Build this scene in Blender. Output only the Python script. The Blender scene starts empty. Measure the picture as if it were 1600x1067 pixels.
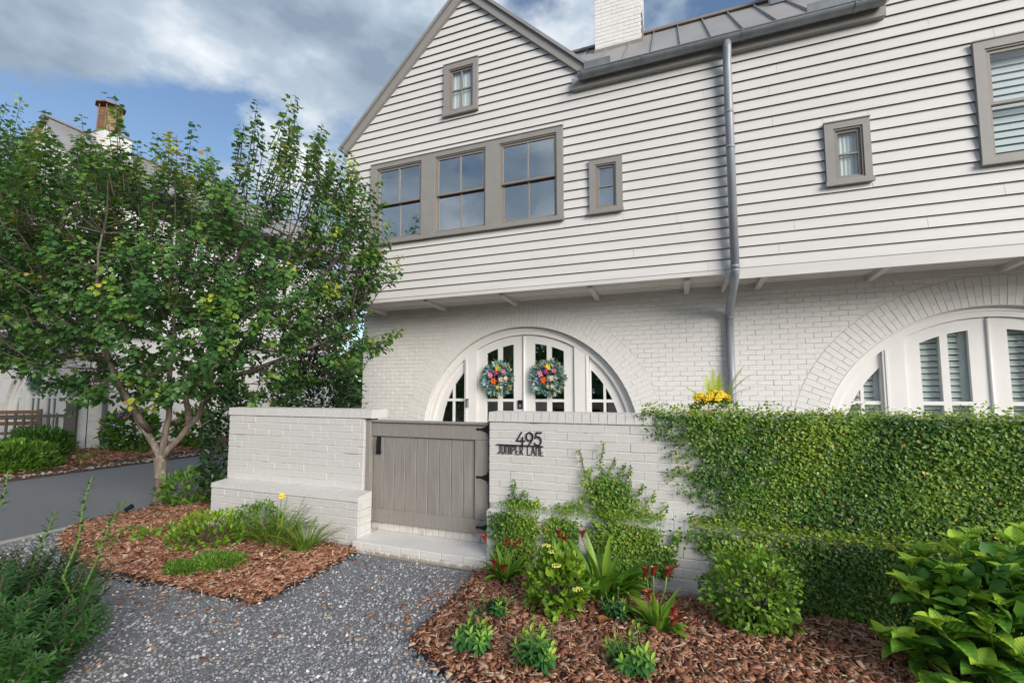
import bpy, math, random
import numpy as np
from mathutils import Vector, Matrix
from mathutils.geometry import tessellate_polygon
random.seed(7)
RNG = np.random.default_rng(11)
SC = bpy.context.scene
COL = SC.collection

# ------------------------------------------------------------------ camera
EYE = 1.5235
cam_data = bpy.data.cameras.new("camera")
cam = bpy.data.objects.new("camera", cam_data)
COL.objects.link(cam)
cam_data.sensor_fit = 'HORIZONTAL'
cam_data.sensor_width = 36.0
cam_data.lens = 36.0 * 696.0 / 1600.0
cam_data.shift_y = 24.5 / 1600.0
cam_data.clip_start = 0.05
cam_data.clip_end = 3000.0
cam.location = (0.0, 0.0, EYE)
cam.rotation_euler = (math.radians(90.0 + 4.44), 0.0, math.radians(20.43))
SC.camera = cam

# ------------------------------------------------------------------ light and sky
SUN_EL, SUN_AZ = math.radians(22.0), math.radians(128.0)   # azimuth clockwise from +Y
world = bpy.data.worlds.new("World")
SC.world = world
world.use_nodes = True
nt = world.node_tree
nt.nodes.clear()
def wn(t, **k):
    n = nt.nodes.new(t)
    for a, b in k.items():
        setattr(n, a, b)
    return n
def wl(a, b): nt.links.new(a, b)
tc = wn('ShaderNodeTexCoord')
sky = wn('ShaderNodeTexSky', sky_type='NISHITA', sun_disc=False, sun_elevation=SUN_EL, sun_rotation=SUN_AZ,
         air_density=1.0, dust_density=0.6, ozone_density=2.0)
sep = wn('ShaderNodeSeparateXYZ'); wl(tc.outputs['Generated'], sep.inputs[0])
def wmath(op, a, b=None):
    n = wn('ShaderNodeMath', operation=op)
    for i, v in enumerate((a, b)):
        if v is None: continue
        if isinstance(v, (int, float)): n.inputs[i].default_value = v
        else: wl(v, n.inputs[i])
    return n.outputs[0]
cmb = wn('ShaderNodeCombineXYZ')
wl(sep.outputs[0], cmb.inputs[0]); wl(sep.outputs[1], cmb.inputs[1]); wl(wmath('MULTIPLY', sep.outputs[2], 1.9), cmb.inputs[2])
def wnoise(scale, detail, rough, off, dist=0.0):
    mp = wn('ShaderNodeMapping'); mp.inputs['Location'].default_value = off
    wl(cmb.outputs[0], mp.inputs[0])
    n = wn('ShaderNodeTexNoise'); n.inputs['Scale'].default_value = scale; n.inputs['Detail'].default_value = detail
    n.inputs['Roughness'].default_value = rough; n.inputs['Distortion'].default_value = dist
    wl(mp.outputs[0], n.inputs['Vector']); return n.outputs[0]
def wramp(fac, stops):
    r = wn('ShaderNodeValToRGB'); e = r.color_ramp.elements
    while len(e) < len(stops): e.new(0.5)
    for el, (p, c) in zip(e, stops): el.position = p; el.color = (*c, 1)
    wl(fac, r.inputs[0]); return r.outputs[0]
CL_OFF = (2.6, 4.4, -0.20)
SH_OFF = (8.8, 3.1, 0.3)
mask = wramp(wnoise(2.2, 10.0, 0.54, CL_OFF, 0.0), [(0.42, (0, 0, 0)), (0.50, (1, 1, 1))])
shade = wramp(wnoise(3.6, 10.0, 0.54, SH_OFF, 0.0),
              [(0.36, (0.95, 1.22, 1.58)), (0.51, (1.6, 1.93, 2.3)), (0.70, (3.5, 3.6, 3.7))])
mixc = wn('ShaderNodeMix', data_type='RGBA')
skd = wn('ShaderNodeVectorMath', operation='SCALE'); wl(sky.outputs[0], skd.inputs[0]); skd.inputs['Scale'].default_value = 0.55
wl(mask, mixc.inputs[0]); wl(skd.outputs[0], mixc.inputs[6]); wl(shade, mixc.inputs[7])
bg = wn('ShaderNodeBackground'); bg.inputs[1].default_value = 0.056
wl(mixc.outputs[2], bg.inputs[0])
wout = wn('ShaderNodeOutputWorld'); wl(bg.outputs[0], wout.inputs[0])

sun_data = bpy.data.lights.new("sun", 'SUN')
sun_data.energy = 0.78
sun_data.angle = math.radians(34.0)
sun_data.color = (1.0, 0.94, 0.86)
sun = bpy.data.objects.new("sun", sun_data)
COL.objects.link(sun)
_d = Vector((math.sin(SUN_AZ) * math.cos(SUN_EL), math.cos(SUN_AZ) * math.cos(SUN_EL), math.sin(SUN_EL)))
sun.rotation_euler = _d.to_track_quat('Z', 'Y').to_euler()
sun.location = _d * 40
SC.view_settings.view_transform = 'Standard'
SC.view_settings.look = 'None'
SC.view_settings.gamma = 1.0
SC.view_settings.exposure = 2.46
SC.view_settings.use_curve_mapping = False
SC.cycles.max_bounces = 8
SC.cycles.transparent_max_bounces = 12

# ------------------------------------------------------------------ helpers
WL = {}
class MB:
    def __init__(self): self.v = []; self.f = []; self.m = []
    def add(self, vs, fs, mi=0):
        o = len(self.v); self.v += [tuple(p) for p in vs]
        for f in fs: self.f.append(tuple(i + o for i in f)); self.m.append(mi)
    def box(self, a, b, mi=0):
        x0, y0, z0 = a; x1, y1, z1 = b
        self.hexa([(x0, y0, z0), (x1, y0, z0), (x1, y1, z0), (x0, y1, z0), (x0, y0, z1), (x1, y0, z1), (x1, y1, z1), (x0, y1, z1)], mi)
    def hexa(self, v, mi=0):
        self.add(v, [(0, 3, 2, 1), (4, 5, 6, 7), (0, 1, 5, 4), (1, 2, 6, 5), (2, 3, 7, 6), (3, 0, 4, 7)], mi)
    def bevel(self, a, b, c=0.004, mi=0, cx=1.0):
        """box whose -Y face is chamfered"""
        x0, y0, z0 = a; x1, y1, z1 = b
        d = c * cx
        v = [(x0 + d, y0, z0 + c), (x1 - d, y0, z0 + c), (x1 - d, y0, z1 - c), (x0 + d, y0, z1 - c),
             (x0, y0 + c, z0), (x1, y0 + c, z0), (x1, y0 + c, z1), (x0, y0 + c, z1),
             (x0, y1, z0), (x1, y1, z0), (x1, y1, z1), (x0, y1, z1)]
        f = [(0, 1, 2, 3)]
        for k in range(4):
            n = (k + 1) % 4
            f += [(4 + k, 4 + n, n, k), (8 + k, 8 + n, 4 + n, 4 + k)]
        f.append((11, 10, 9, 8))
        self.add(v, f, mi)
    def plate(self, outline, holes=(), y0=0.0, y1=0.05, mi=0):
        """XZ outline with holes, extruded from y0 (front) to y1"""
        loops = [list(outline)] + [list(h) for h in holes]
        flat = [p for l in loops for p in l]
        tris = tessellate_polygon([[Vector((p[0], p[1], 0)) for p in l] for l in loops])
        n = len(flat)
        vs = [(p[0], y0, p[1]) for p in flat] + [(p[0], y1, p[1]) for p in flat]
        fs = []
        for t in tris:
            a, b, c = (flat[i] for i in t)
            s = (b[0] - a[0]) * (c[1] - a[1]) - (b[1] - a[1]) * (c[0] - a[0])
            if abs(s) < 1e-12: continue
            t = tuple(t) if s > 0 else tuple(reversed(t))
            fs.append(t); fs.append(tuple(i + n for i in reversed(t)))
        o = 0
        for li, l in enumerate(loops):
            ar = sum(l[i][0] * l[(i + 1) % len(l)][1] - l[(i + 1) % len(l)][0] * l[i][1] for i in range(len(l)))
            flip = (ar > 0) == (li == 0)
            for i in range(len(l)):
                j = (i + 1) % len(l)
                q = (o + i, o + i + n, o + j + n, o + j)
                fs.append(q if not flip else tuple(reversed(q)))
            o += len(l)
        self.add(vs, fs, mi)
    def tube(self, pts, rad, n=8, mi=0, cap=True):
        pts = [Vector(p) for p in pts]
        if isinstance(rad, (int, float)): rad = [rad] * len(pts)
        vs = []; fs = []; ref = None
        for i, p in enumerate(pts):
            t = (pts[min(i + 1, len(pts) - 1)] - pts[max(i - 1, 0)])
            t = t.normalized() if t.length > 1e-9 else Vector((0, 0, 1))
            if ref is None: ref = t.orthogonal().normalized()
            u = (ref - t * ref.dot(t)); u = u.normalized() if u.length > 1e-6 else t.orthogonal().normalized()
            ref = u; w = t.cross(u)
            for k in range(n):
                a = 2 * math.pi * k / n
                vs.append(p + (u * math.cos(a) + w * math.sin(a)) * rad[i])
        for i in range(len(pts) - 1):
            for k in range(n):
                k2 = (k + 1) % n
                fs.append((i * n + k, i * n + k2, (i + 1) * n + k2, (i + 1) * n + k))
        if cap:
            fs.append(tuple(range(n - 1, -1, -1))); fs.append(tuple((len(pts) - 1) * n + k for k in range(n)))
        self.add(vs, fs, mi)
    def mesh(self, name, mats, smooth=False):
        me = bpy.data.meshes.new(name)
        me.from_pydata(self.v, [], self.f)
        for m in (mats if isinstance(mats, (list, tuple)) else [mats]): me.materials.append(m)
        if any(self.m): me.polygons.foreach_set('material_index', self.m)
        if smooth: me.polygons.foreach_set('use_smooth', [True] * len(self.f))
        me.update(); return me

def link(o, parent=None):
    COL.objects.link(o)
    if parent is not None:
        o.parent = parent
        o.matrix_parent_inverse = Matrix.Translation(-WL.get(parent.name, Vector((0, 0, 0))))
    return o
def tag(o, label=None, cat=None, group=None, kind=None):
    if label: o['label'] = label
    if cat: o['category'] = cat
    if group: o['group'] = group
    if kind: o['kind'] = kind
    return o
def ob(name, me, parent=None, kind=None, loc=None, label=None):
    o = bpy.data.objects.new(name, me)
    if loc is not None: o.location = loc
    link(o, parent); tag(o, label=label, kind=kind); return o
def build(mb, name, mats, parent=None, kind=None, smooth=False, label=None):
    return ob(name, mb.mesh(name, mats, smooth), parent, kind, label=label)
def thing(name, loc, label, cat, group=None):
    o = bpy.data.objects.new(name, None); COL.objects.link(o)
    o.empty_display_size = 0.1
    o.location = loc; WL[o.name] = Vector(loc)
    return tag(o, label, cat, group)

# vectorised scatter of one little shape
def norm(a): return a / np.maximum(np.linalg.norm(a, axis=-1, keepdims=True), 1e-9)
def scatter_mesh(name, sv, sf, P, D, N, S, mat, tint=None, smooth=False, fold=None):
    """sv: (k,3) shape with x sideways, y along D, z along N; S: (n,) or (n,3)"""
    P = np.asarray(P, float); D = norm(np.asarray(D, float)); N = np.asarray(N, float)
    X = norm(np.cross(D, N)); N = np.cross(X, D)
    S = np.asarray(S, float)
    if S.ndim == 1: S = np.repeat(S[:, None], 3, 1)
    sv = np.asarray(sv, float); n, k = len(P), len(sv)
    L = sv[None] * S[:, None, :]
    V = P[:, None] + L[..., 0:1] * X[:, None] + L[..., 1:2] * D[:, None] + L[..., 2:3] * N[:, None]
    me = bpy.data.meshes.new(name)
    lens = np.array([len(f) for f in sf]); idx = np.concatenate([np.array(f) for f in sf])
    me.vertices.add(n * k); me.vertices.foreach_set('co', V.reshape(-1).astype(np.float32))
    al = (idx[None] + (np.arange(n) * k)[:, None]).reshape(-1)
    me.loops.add(len(al)); me.loops.foreach_set('vertex_index', al.astype(np.int32))
    ll = np.tile(lens, n); st = np.concatenate([[0], np.cumsum(ll)[:-1]])
    me.polygons.add(len(ll)); me.polygons.foreach_set('loop_start', st.astype(np.int32))
    try: me.polygons.foreach_set('loop_total', ll.astype(np.int32))
    except Exception: pass
    if smooth: me.polygons.foreach_set('use_smooth', np.ones(len(ll), bool))
    if tint is not None:
        at = me.attributes.new('tint', 'FLOAT', 'POINT')
        at.data.foreach_set('value', np.repeat(np.asarray(tint, np.float32), k))
    me.materials.append(mat)
    me.update(calc_edges=True); me.validate(); return me

LEAF_OVAL = ([(0, 0, 0), (-.21, .3, .05), (-.22, .6, .05), (0, 1, -.06), (.22, .6, .05), (.21, .3, .05), (0, .3, -.01), (0, .62, -.02)],
             [(0, 6, 1), (1, 6, 7, 2), (2, 7, 3), (0, 5, 6), (5, 4, 7, 6), (4, 3, 7)])
LEAF_BROAD = ([(0, 0, 0), (-.26, .14, .05), (-.36, .42, .09), (-.22, .75, .04), (0, 1.02, -.1), (.22, .75, .04), (.36, .42, .09), (.26, .14, .05), (0, .3, 0), (0, .65, .01)],
              [(0, 8, 1), (1, 8, 2), (2, 8, 9, 3), (3, 9, 4), (0, 7, 8), (7, 6, 8), (6, 5, 9, 8), (5, 4, 9)])
LEAF_MAPLE = ([(0, 0, 0), (-.2, .08, .02), (-.55, .42, .0), (-.24, .46, .04), (-.3, .74, .0), (0, 1.0, -.08), (.3, .74, .0), (.24, .46, .04), (.55, .42, 0), (.2, .08, .02), (0, .4, -.02)],
              [(10, 1, 0), (10, 2, 1), (10, 3, 2), (10, 4, 3), (10, 5, 4), (10, 6, 5), (10, 7, 6), (10, 8, 7), (10, 9, 8), (10, 0, 9)])
LEAF_SMALL = ([(0, 0, 0), (-.3, .5, .06), (0, 1, -.05), (.3, .5, .06)], [(0, 3, 2), (0, 2, 1)])
NEEDLE = ([(-.035, 0, 0), (-.05, .5, .02), (0, 1, 0), (.05, .5, .02), (.035, 0, 0)], [(0, 4, 3, 1), (1, 3, 2)])
BLADE = ([(-.5, 0, 0), (.5, 0, 0), (-.55, .3, .10), (.55, .3, .10), (-.45, .6, .12), (.45, .6, .12), (-.25, .85, .0), (.25, .85, 0), (0, 1.0, -.14)],
         [(0, 1, 3, 2), (2, 3, 5, 4), (4, 5, 7, 6), (6, 7, 8)])
CHIP = ([(-.5, -.45, -.5), (.5, -.5, -.5), (.4, .5, -.5), (-.35, .42, -.5), (-.45, -.42, .5), (.42, -.5, .4), (.5, .42, .5), (-.4, .5, .45)],
        [(4, 5, 6, 7), (0, 1, 5, 4), (1, 2, 6, 5), (2, 3, 7, 6), (3, 0, 4, 7)])
STONE = ([(-.5, .05, .0), (.1, -.5, .05), (.5, .1, -.05), (-.1, .48, .02), (-.12, -.05, .5), (.15, .1, .42), (0, 0, -.5)],
         [(0, 1, 4), (1, 5, 4), (1, 2, 5), (2, 3, 5), (3, 4, 5), (3, 0, 4)])
LEAF_FIG = ([(0, 0, 0), (-.27, .42, .05), (0, 1, -.06), (.27, .42, .05), (0, .45, -.02)], [(0, 4, 1), (1, 4, 2), (0, 3, 4), (3, 2, 4)])
def rdir(n, r=RNG):
    a = r.normal(size=(n, 3)); return norm(a)

# ------------------------------------------------------------------ materials
def mat_base(name):
    m = bpy.data.materials.new(name); m.use_nodes = True
    t = m.node_tree; t.nodes.clear()
    out = t.nodes.new('ShaderNodeOutputMaterial'); p = t.nodes.new('ShaderNodeBsdfPrincipled')
    t.links.new(p.outputs[0], out.inputs[0]); return m, t, p, out
def noise_node(t, scale, detail=4, rough=.55, stretch=None):
    c = t.nodes.new('ShaderNodeTexCoord'); mp = t.nodes.new('ShaderNodeMapping')
    if stretch: mp.inputs['Scale'].default_value = stretch
    t.links.new(c.outputs['Object'], mp.inputs[0])
    n = t.nodes.new('ShaderNodeTexNoise'); n.inputs['Scale'].default_value = scale
    n.inputs['Detail'].default_value = detail; n.inputs['Roughness'].default_value = rough
    t.links.new(mp.outputs[0], n.inputs['Vector']); return n.outputs[0]
def ramp_node(t, fac, stops):
    r = t.nodes.new('ShaderNodeValToRGB'); e = r.color_ramp.elements
    while len(e) < len(stops): e.new(.5)
    for el, (p, c) in zip(e, stops): el.position = p; el.color = (*c, 1)
    t.links.new(fac, r.inputs[0]); return r.outputs[0]
def plain(name, col, var=.12, scale=6, rough=.6, metal=0., bump=0., bscale=60, stretch=None, stains=None, spec=.5):
    m, t, p, out = mat_base(name)
    lo = tuple(c * (1 - var) for c in col); hi = tuple(min(1, c * (1 + var)) for c in col)
    c = ramp_node(t, noise_node(t, scale, 6, .6, stretch), [(.3, lo), (.7, hi)])
    if stains:
        sc, amt, scol, st = stains
        f = ramp_node(t, noise_node(t, sc, 8, .7, st), [(amt, (0, 0, 0)), (min(1, amt + .12), (1, 1, 1))])
        mx = t.nodes.new('ShaderNodeMix'); mx.data_type = 'RGBA'
        t.links.new(f, mx.inputs[0]); t.links.new(c, mx.inputs[6]); mx.inputs[7].default_value = (*scol, 1)
        c = mx.outputs[2]
    t.links.new(c, p.inputs['Base Color'])
    p.inputs['Roughness'].default_value = rough; p.inputs['Metallic'].default_value = metal
    p.inputs['Specular IOR Level'].default_value = spec
    if bump:
        b = t.nodes.new('ShaderNodeBump'); b.inputs['Strength'].default_value = bump; b.inputs['Distance'].default_value = .004
        t.links.new(noise_node(t, bscale, 5, .6, stretch), b.inputs['Height']); t.links.new(b.outputs[0], p.inputs['Normal'])
    return m
def tinted(name, stops, rough=.5, transl=.0, var_scale=0, spec=.4, bump=0):
    """colour picked by the per-piece 'tint' attribute"""
    m, t, p, out = mat_base(name)
    a = t.nodes.new('ShaderNodeAttribute'); a.attribute_name = 'tint'
    f = a.outputs['Fac']
    if var_scale:
        mt = t.nodes.new('ShaderNodeMath'); mt.operation = 'MULTIPLY_ADD'
        t.links.new(noise_node(t, var_scale, 4, .6), mt.inputs[0]); mt.inputs[1].default_value = .36
        sb = t.nodes.new('ShaderNodeMath'); sb.operation = 'SUBTRACT'; t.links.new(f, sb.inputs[0]); sb.inputs[1].default_value = .18
        t.links.new(sb.outputs[0], mt.inputs[2]); f = mt.outputs[0]
    c = ramp_node(t, f, stops)
    t.links.new(c, p.inputs['Base Color']); p.inputs['Roughness'].default_value = rough
    p.inputs['Specular IOR Level'].default_value = spec
    if transl:
        tr = t.nodes.new('ShaderNodeBsdfTranslucent'); t.links.new(c, tr.inputs[0])
        mx = t.nodes.new('ShaderNodeMixShader'); mx.inputs[0].default_value = transl
        t.links.new(p.outputs[0], mx.inputs[1]); t.links.new(tr.outputs[0], mx.inputs[2]); t.links.new(mx.outputs[0], out.inputs[0])
    return m
def glass(name, refl, tint):
    m, t, p, out = mat_base(name); t.nodes.remove(p)
    g = t.nodes.new('ShaderNodeBsdfGlossy'); g.inputs['Roughness'].default_value = .015
    g.inputs['Color'].default_value = (.92, .95, .98, 1)
    bp = t.nodes.new('ShaderNodeBump'); bp.inputs['Strength'].default_value = .10; bp.inputs['Distance'].default_value = .006
    t.links.new(noise_node(t, 2.6, 2, .5), bp.inputs['Height']); t.links.new(bp.outputs[0], g.inputs['Normal'])
    tr = t.nodes.new('ShaderNodeBsdfTransparent'); tr.inputs[0].default_value = (*tint, 1)
    lw = t.nodes.new('ShaderNodeLayerWeight'); lw.inputs['Blend'].default_value = .35
    ma = t.nodes.new('ShaderNodeMath'); ma.operation = 'MULTIPLY_ADD'; ma.use_clamp = True
    t.links.new(lw.outputs['Facing'], ma.inputs[0]); ma.inputs[1].default_value = .35; ma.inputs[2].default_value = refl
    mx = t.nodes.new('ShaderNodeMixShader'); t.links.new(ma.outputs[0], mx.inputs[0])
    t.links.new(tr.outputs[0], mx.inputs[1]); t.links.new(g.outputs[0], mx.inputs[2]); t.links.new(mx.outputs[0], out.inputs[0])
    return m

M_SIDING = plain('siding_paint', (.63, .612, .595), .05, 2.2, .55, stretch=(.4, 1, 3), bump=.12, bscale=40, stains=(1.1, .69, (.56, .55, .545), (1, 1, .35)))
M_BRICK = plain('painted_brick', (.72, .705, .682), .06, 7, .6, bump=.5, bscale=90, stains=(7, .72, (.47, .44, .40), (1, 1, 1.6)))
M_BRICK_W = plain('painted_garden_brick', (.60, .582, .56), .05, 7, .6, bump=.5, bscale=90, stains=(6, .72, (.52, .49, .45), (1.4, 1, .7)))
M_MORTAR = plain('painted_mortar', (.62, .605, .58), .06, 9, .85, bump=.4, bscale=120, stains=(4.5, .56, (.20, .165, .13), (.6, 1, 3.5)))
M_MORTAR_F = plain('painted_mortar_house', (.66, .645, .62), .06, 9, .85, bump=.4, bscale=120, stains=(4.2, .60, (.26, .23, .20), (.6, 1, 3.5)))
M_TRIM = plain('grey_trim_paint', (.262, .25, .236), .06, 5, .5, bump=.1, bscale=50)
M_BUTT_SHADE = plain('painted_board_shade', (.20, .18, .16), .2, 3, .8)  # dark colour painting the shadow line under each siding board
M_SASH = plain('sash_paint', (.23, .205, .18), .06, 5, .45)
M_DOORP = plain('white_door_paint', (.78, .765, .745), .03, 3, .35)
M_SOFFIT = plain('soffit_paint', (.60, .565, .52), .05, 3, .6)
M_GATE = plain('gate_stain', (.265, .243, .218), .13, 5, .6, stretch=(6, 6, .7), bump=.35, bscale=30, stains=(9, .75, (.36, .34, .31), (3, 3, .5)))
M_ZINC = plain('galvanised_zinc', (.21, .225, .235), .22, 4, .42, .35, bump=.06, bscale=14, stretch=(1, 1, 1))
M_PIPE = plain('zinc_pipe', (.27, .29, .325), .10, 5, .45, .15, stretch=(1, 1, .5), stains=(3, .72, (.2, .21, .23), (1, 1, .5)))
M_ROOF = plain('roof_metal', (.285, .275, .27), .14, 1.6, .5, .15, stretch=(1, .4, .4))
M_IRON = plain('black_iron', (.018, .018, .02), .2, 20, .45, .3)
M_SIGN = plain('sign_metal', (.02, .022, .028), .1, 20, .5, .2)
M_COPPER = plain('copper', (.20, .105, .075), .3, 5, .55, .3)
M_BARK = plain('bark', (.17, .135, .105), .45, 22, .9, bump=1.0, bscale=45, stretch=(1, 1, .22), stains=(9, .56, (.33, .31, .28), (1, 1, .6)))
M_TWIG = plain('twig', (.085, .065, .05), .3, 9, .8)
M_STEM = plain('green_stem', (.13, .22, .05), .25, 9, .6)
M_ASPHALT = plain('asphalt', (.165, .168, .178), .22, 60, .85, bump=.5, bscale=220, stains=(.7, .62, (.085, .088, .10), (1, 1, 1)))
M_SOIL = plain('soil', (.07, .042, .028), .5, 14, .95, bump=1, bscale=60)
M_GROUND = plain('ground_soil', (.10, .085, .06), .3, 3, .95)
M_CONC = plain('concrete', (.40, .37, .32), .15, 12, .85, bump=.3, bscale=80)
M_BOUNCE_PAVE = plain('pale_bounce_paving', (.50, .475, .44), .1, 3, .85, bump=.2, bscale=60)
M_STEP = plain('painted_step', (.68, .655, .62), .06, 6, .6, bump=.4, bscale=80, stains=(5, .66, (.40, .36, .31), (1, 1, 1)))
M_EDGE = plain('steel_edging', (.03, .03, .032), .3, 10, .6)
M_WOODB = plain('bench_wood', (.22, .11, .045), .25, 6, .6, stretch=(1, 6, 6))
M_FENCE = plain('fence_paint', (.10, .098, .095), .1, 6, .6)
M_DARK = plain('dark_room', (.035, .037, .04), .2, 3, .9)
M_BLIND = plain('white_blind', (.74, .76, .76), .03, 5, .6)
M_ROOM = plain('room_wall', (.16, .16, .165), .1, 2, .9)
M_PLASTIC = plain('grey_plastic', (.20, .21, .23), .1, 9, .35)
M_LENS = plain('lens_black', (.01, .01, .012), .1, 9, .1)
M_GLASS = glass('window_glass', .34, (.55, .60, .62))
M_GLASS_D = glass('door_glass', .20, (.80, .85, .85))
M_GLASS_C = glass('clear_glass', .03, (.955, .98, .975))
def splash(m, top=.10):
    # soil splashed up from the beds: patchy brown dirt on the lowest courses
    t = m.node_tree; p = next(n for n in t.nodes if n.type == 'BSDF_PRINCIPLED'); src = p.inputs['Base Color'].links[0].from_socket
    g = t.nodes.new('ShaderNodeNewGeometry'); s = t.nodes.new('ShaderNodeSeparateXYZ'); t.links.new(g.outputs['Position'], s.inputs[0])
    n = t.nodes.new('ShaderNodeTexNoise'); n.inputs['Scale'].default_value = 16; n.inputs['Detail'].default_value = 8; n.inputs['Roughness'].default_value = .7; t.links.new(g.outputs['Position'], n.inputs['Vector'])
    a = t.nodes.new('ShaderNodeMath'); a.operation = 'MULTIPLY_ADD'; t.links.new(s.outputs[2], a.inputs[0]); a.inputs[1].default_value = -1.1 / top * .4; a.inputs[2].default_value = .22
    b = t.nodes.new('ShaderNodeMath'); b.operation = 'ADD'; t.links.new(a.outputs[0], b.inputs[0]); t.links.new(n.outputs[0], b.inputs[1])
    f = ramp_node(t, b.outputs[0], [(.50, (0, 0, 0)), (.68, (.75, .75, .75))])
    mx = t.nodes.new('ShaderNodeMix'); mx.data_type = 'RGBA'; t.links.new(f, mx.inputs[0]); t.links.new(src, mx.inputs[6]); mx.inputs[7].default_value = (.24, .17, .115, 1)
    t.links.new(mx.outputs[2], p.inputs['Base Color'])
splash(M_BRICK_W); splash(M_STEP, .07)
M_MAPLE = tinted('maple_leaf', [(0, (.030, .085, .024)), (.4, (.075, .19, .048)), (.65, (.15, .29, .052)), (.85, (.40, .50, .05)), (.94, (.54, .56, .06)), (1, (.55, .33, .10))], .42, .36, 0, .4)
M_IVY = tinted('fig_leaf', [(0, (.032, .090, .020)), (.4, (.105, .225, .032)), (.7, (.25, .38, .04)), (.9, (.42, .47, .04)), (1, (.42, .26, .06))], .42, .22)
M_HYD = tinted('hydrangea_leaf', [(0, (.045, .14, .020)), (.5, (.135, .32, .032)), (1, (.44, .64, .055))], .50, .28, 5)
def veins(m):
    t = m.node_tree; p = next(n for n in t.nodes if n.type == 'BSDF_PRINCIPLED'); src = p.inputs['Base Color'].links[0].from_socket
    c = t.nodes.new('ShaderNodeTexCoord'); s = t.nodes.new('ShaderNodeSeparateXYZ'); t.links.new(c.outputs['Object'], s.inputs[0])
    def ma(op, a, b):
        n = t.nodes.new('ShaderNodeMath'); n.operation = op
        for i, v in enumerate((a, b)):
            if isinstance(v, (int, float)): n.inputs[i].default_value = v
            elif v is not None: t.links.new(v, n.inputs[i])
        return n.outputs[0]
    ay = ma('ABSOLUTE', s.outputs[1], None)
    w = ma('SINE', ma('SUBTRACT', ma('MULTIPLY', s.outputs[0], 44.0), ma('MULTIPLY', ay, 40.0)), None)
    rib = ma('MAXIMUM', ma('POWER', ma('MAXIMUM', w, 0.0), 6.0), ma('LESS_THAN', ay, .016))
    mx = t.nodes.new('ShaderNodeMix'); mx.data_type = 'RGBA'; t.links.new(ma('MULTIPLY', rib, .14), mx.inputs[0]); t.links.new(src, mx.inputs[6]); mx.inputs[7].default_value = (.34, .48, .12, 1)
    t.links.new(mx.outputs[2], p.inputs['Base Color'])
    b = t.nodes.new('ShaderNodeBump'); b.inputs['Strength'].default_value = .22; b.inputs['Distance'].default_value = .02
    t.links.new(w, b.inputs['Height']); t.links.new(b.outputs[0], p.inputs['Normal'])
veins(M_HYD)
M_LIME = tinted('lime_leaf', [(0, (.06, .15, .015)), (.5, (.16, .31, .02)), (1, (.36, .50, .04))], .45, .3)
M_GREEN = tinted('mid_green_leaf', [(0, (.03, .09, .015)), (.5, (.09, .21, .025)), (1, (.24, .40, .04))], .45, .28)
M_BLUEG = tinted('blue_green_leaf', [(0, (.025, .085, .030)), (.5, (.06, .19, .050)), (.8, (.17, .36, .05)), (1, (.36, .54, .05))], .45, .25)
M_YEW = tinted('yew_needle', [(0, (.016, .058, .014)), (.5, (.046, .135, .028)), (.85, (.12, .26, .035)), (1, (.24, .37, .04))], .42, .15)
M_DARKL = tinted('dark_leaf', [(0, (.008, .02, .010)), (.5, (.018, .045, .018)), (1, (.04, .10, .025))], .40, .1)
M_BLADE = tinted('daylily_blade', [(0, (.06, .14, .02)), (.5, (.13, .25, .03)), (1, (.34, .38, .06))], .45, .3)
M_CALLA = tinted('calla_leaf', [(0, (.05, .15, .015)), (.5, (.12, .28, .025)), (1, (.30, .46, .04))], .4, .3)
M_FERN = tinted('fern_leaf', [(0, (.22, .34, .02)), (1, (.55, .62, .05))], .5, .35)
M_GRAVEL = tinted('gravel_stone', [(0, (.10, .102, .11)), (.4, (.25, .253, .265)), (.7, (.42, .42, .43)), (.86, (.52, .50, .465)), (.94, (.78, .75, .71)), (1, (.30, .18, .10))], .75, 0, 0, .3)
M_MULCH = tinted('bark_chip', [(0, (.055, .024, .014)), (.25, (.175, .066, .034)), (.5, (.32, .142, .080)), (.78, (.45, .25, .165)), (1, (.60, .46, .33))], .8, 0, 0, .25)
M_PEBBLE = tinted('pale_pebble', [(0, (.22, .18, .13)), (1, (.55, .48, .38))], .8)
M_MAROON = plain('calla_flower', (.30, .030, .024), .3, 20, .35)
M_ORANGE = plain('orange_petal', (.75, .13, .02), .15, 30, .5)
M_YELLOW = plain('yellow_petal', (.84, .60, .03), .12, 30, .5)
M_PINK = plain('pink_petal', (.70, .22, .38), .2, 30, .5)
M_MAGENTA = plain('magenta_petal', (.42, .03, .18), .2, 30, .5)
M_CREAM = plain('cream_petal', (.72, .62, .50), .1, 30, .5)
M_PURPLE = plain('purple_petal', (.22, .14, .42), .3, 30, .5)
M_TEAL = tinted('wreath_leaf', [(0, (.03, .12, .14)), (.4, (.10, .31, .30)), (.7, (.28, .48, .44)), (1, (.64, .66, .52))], .5, .15)
M_GOLD = plain('gold_twig', (.55, .36, .06), .2, 30, .4)
M_TERRA = plain('pot_clay', (.25, .20, .17), .2, 8, .8)
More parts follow.
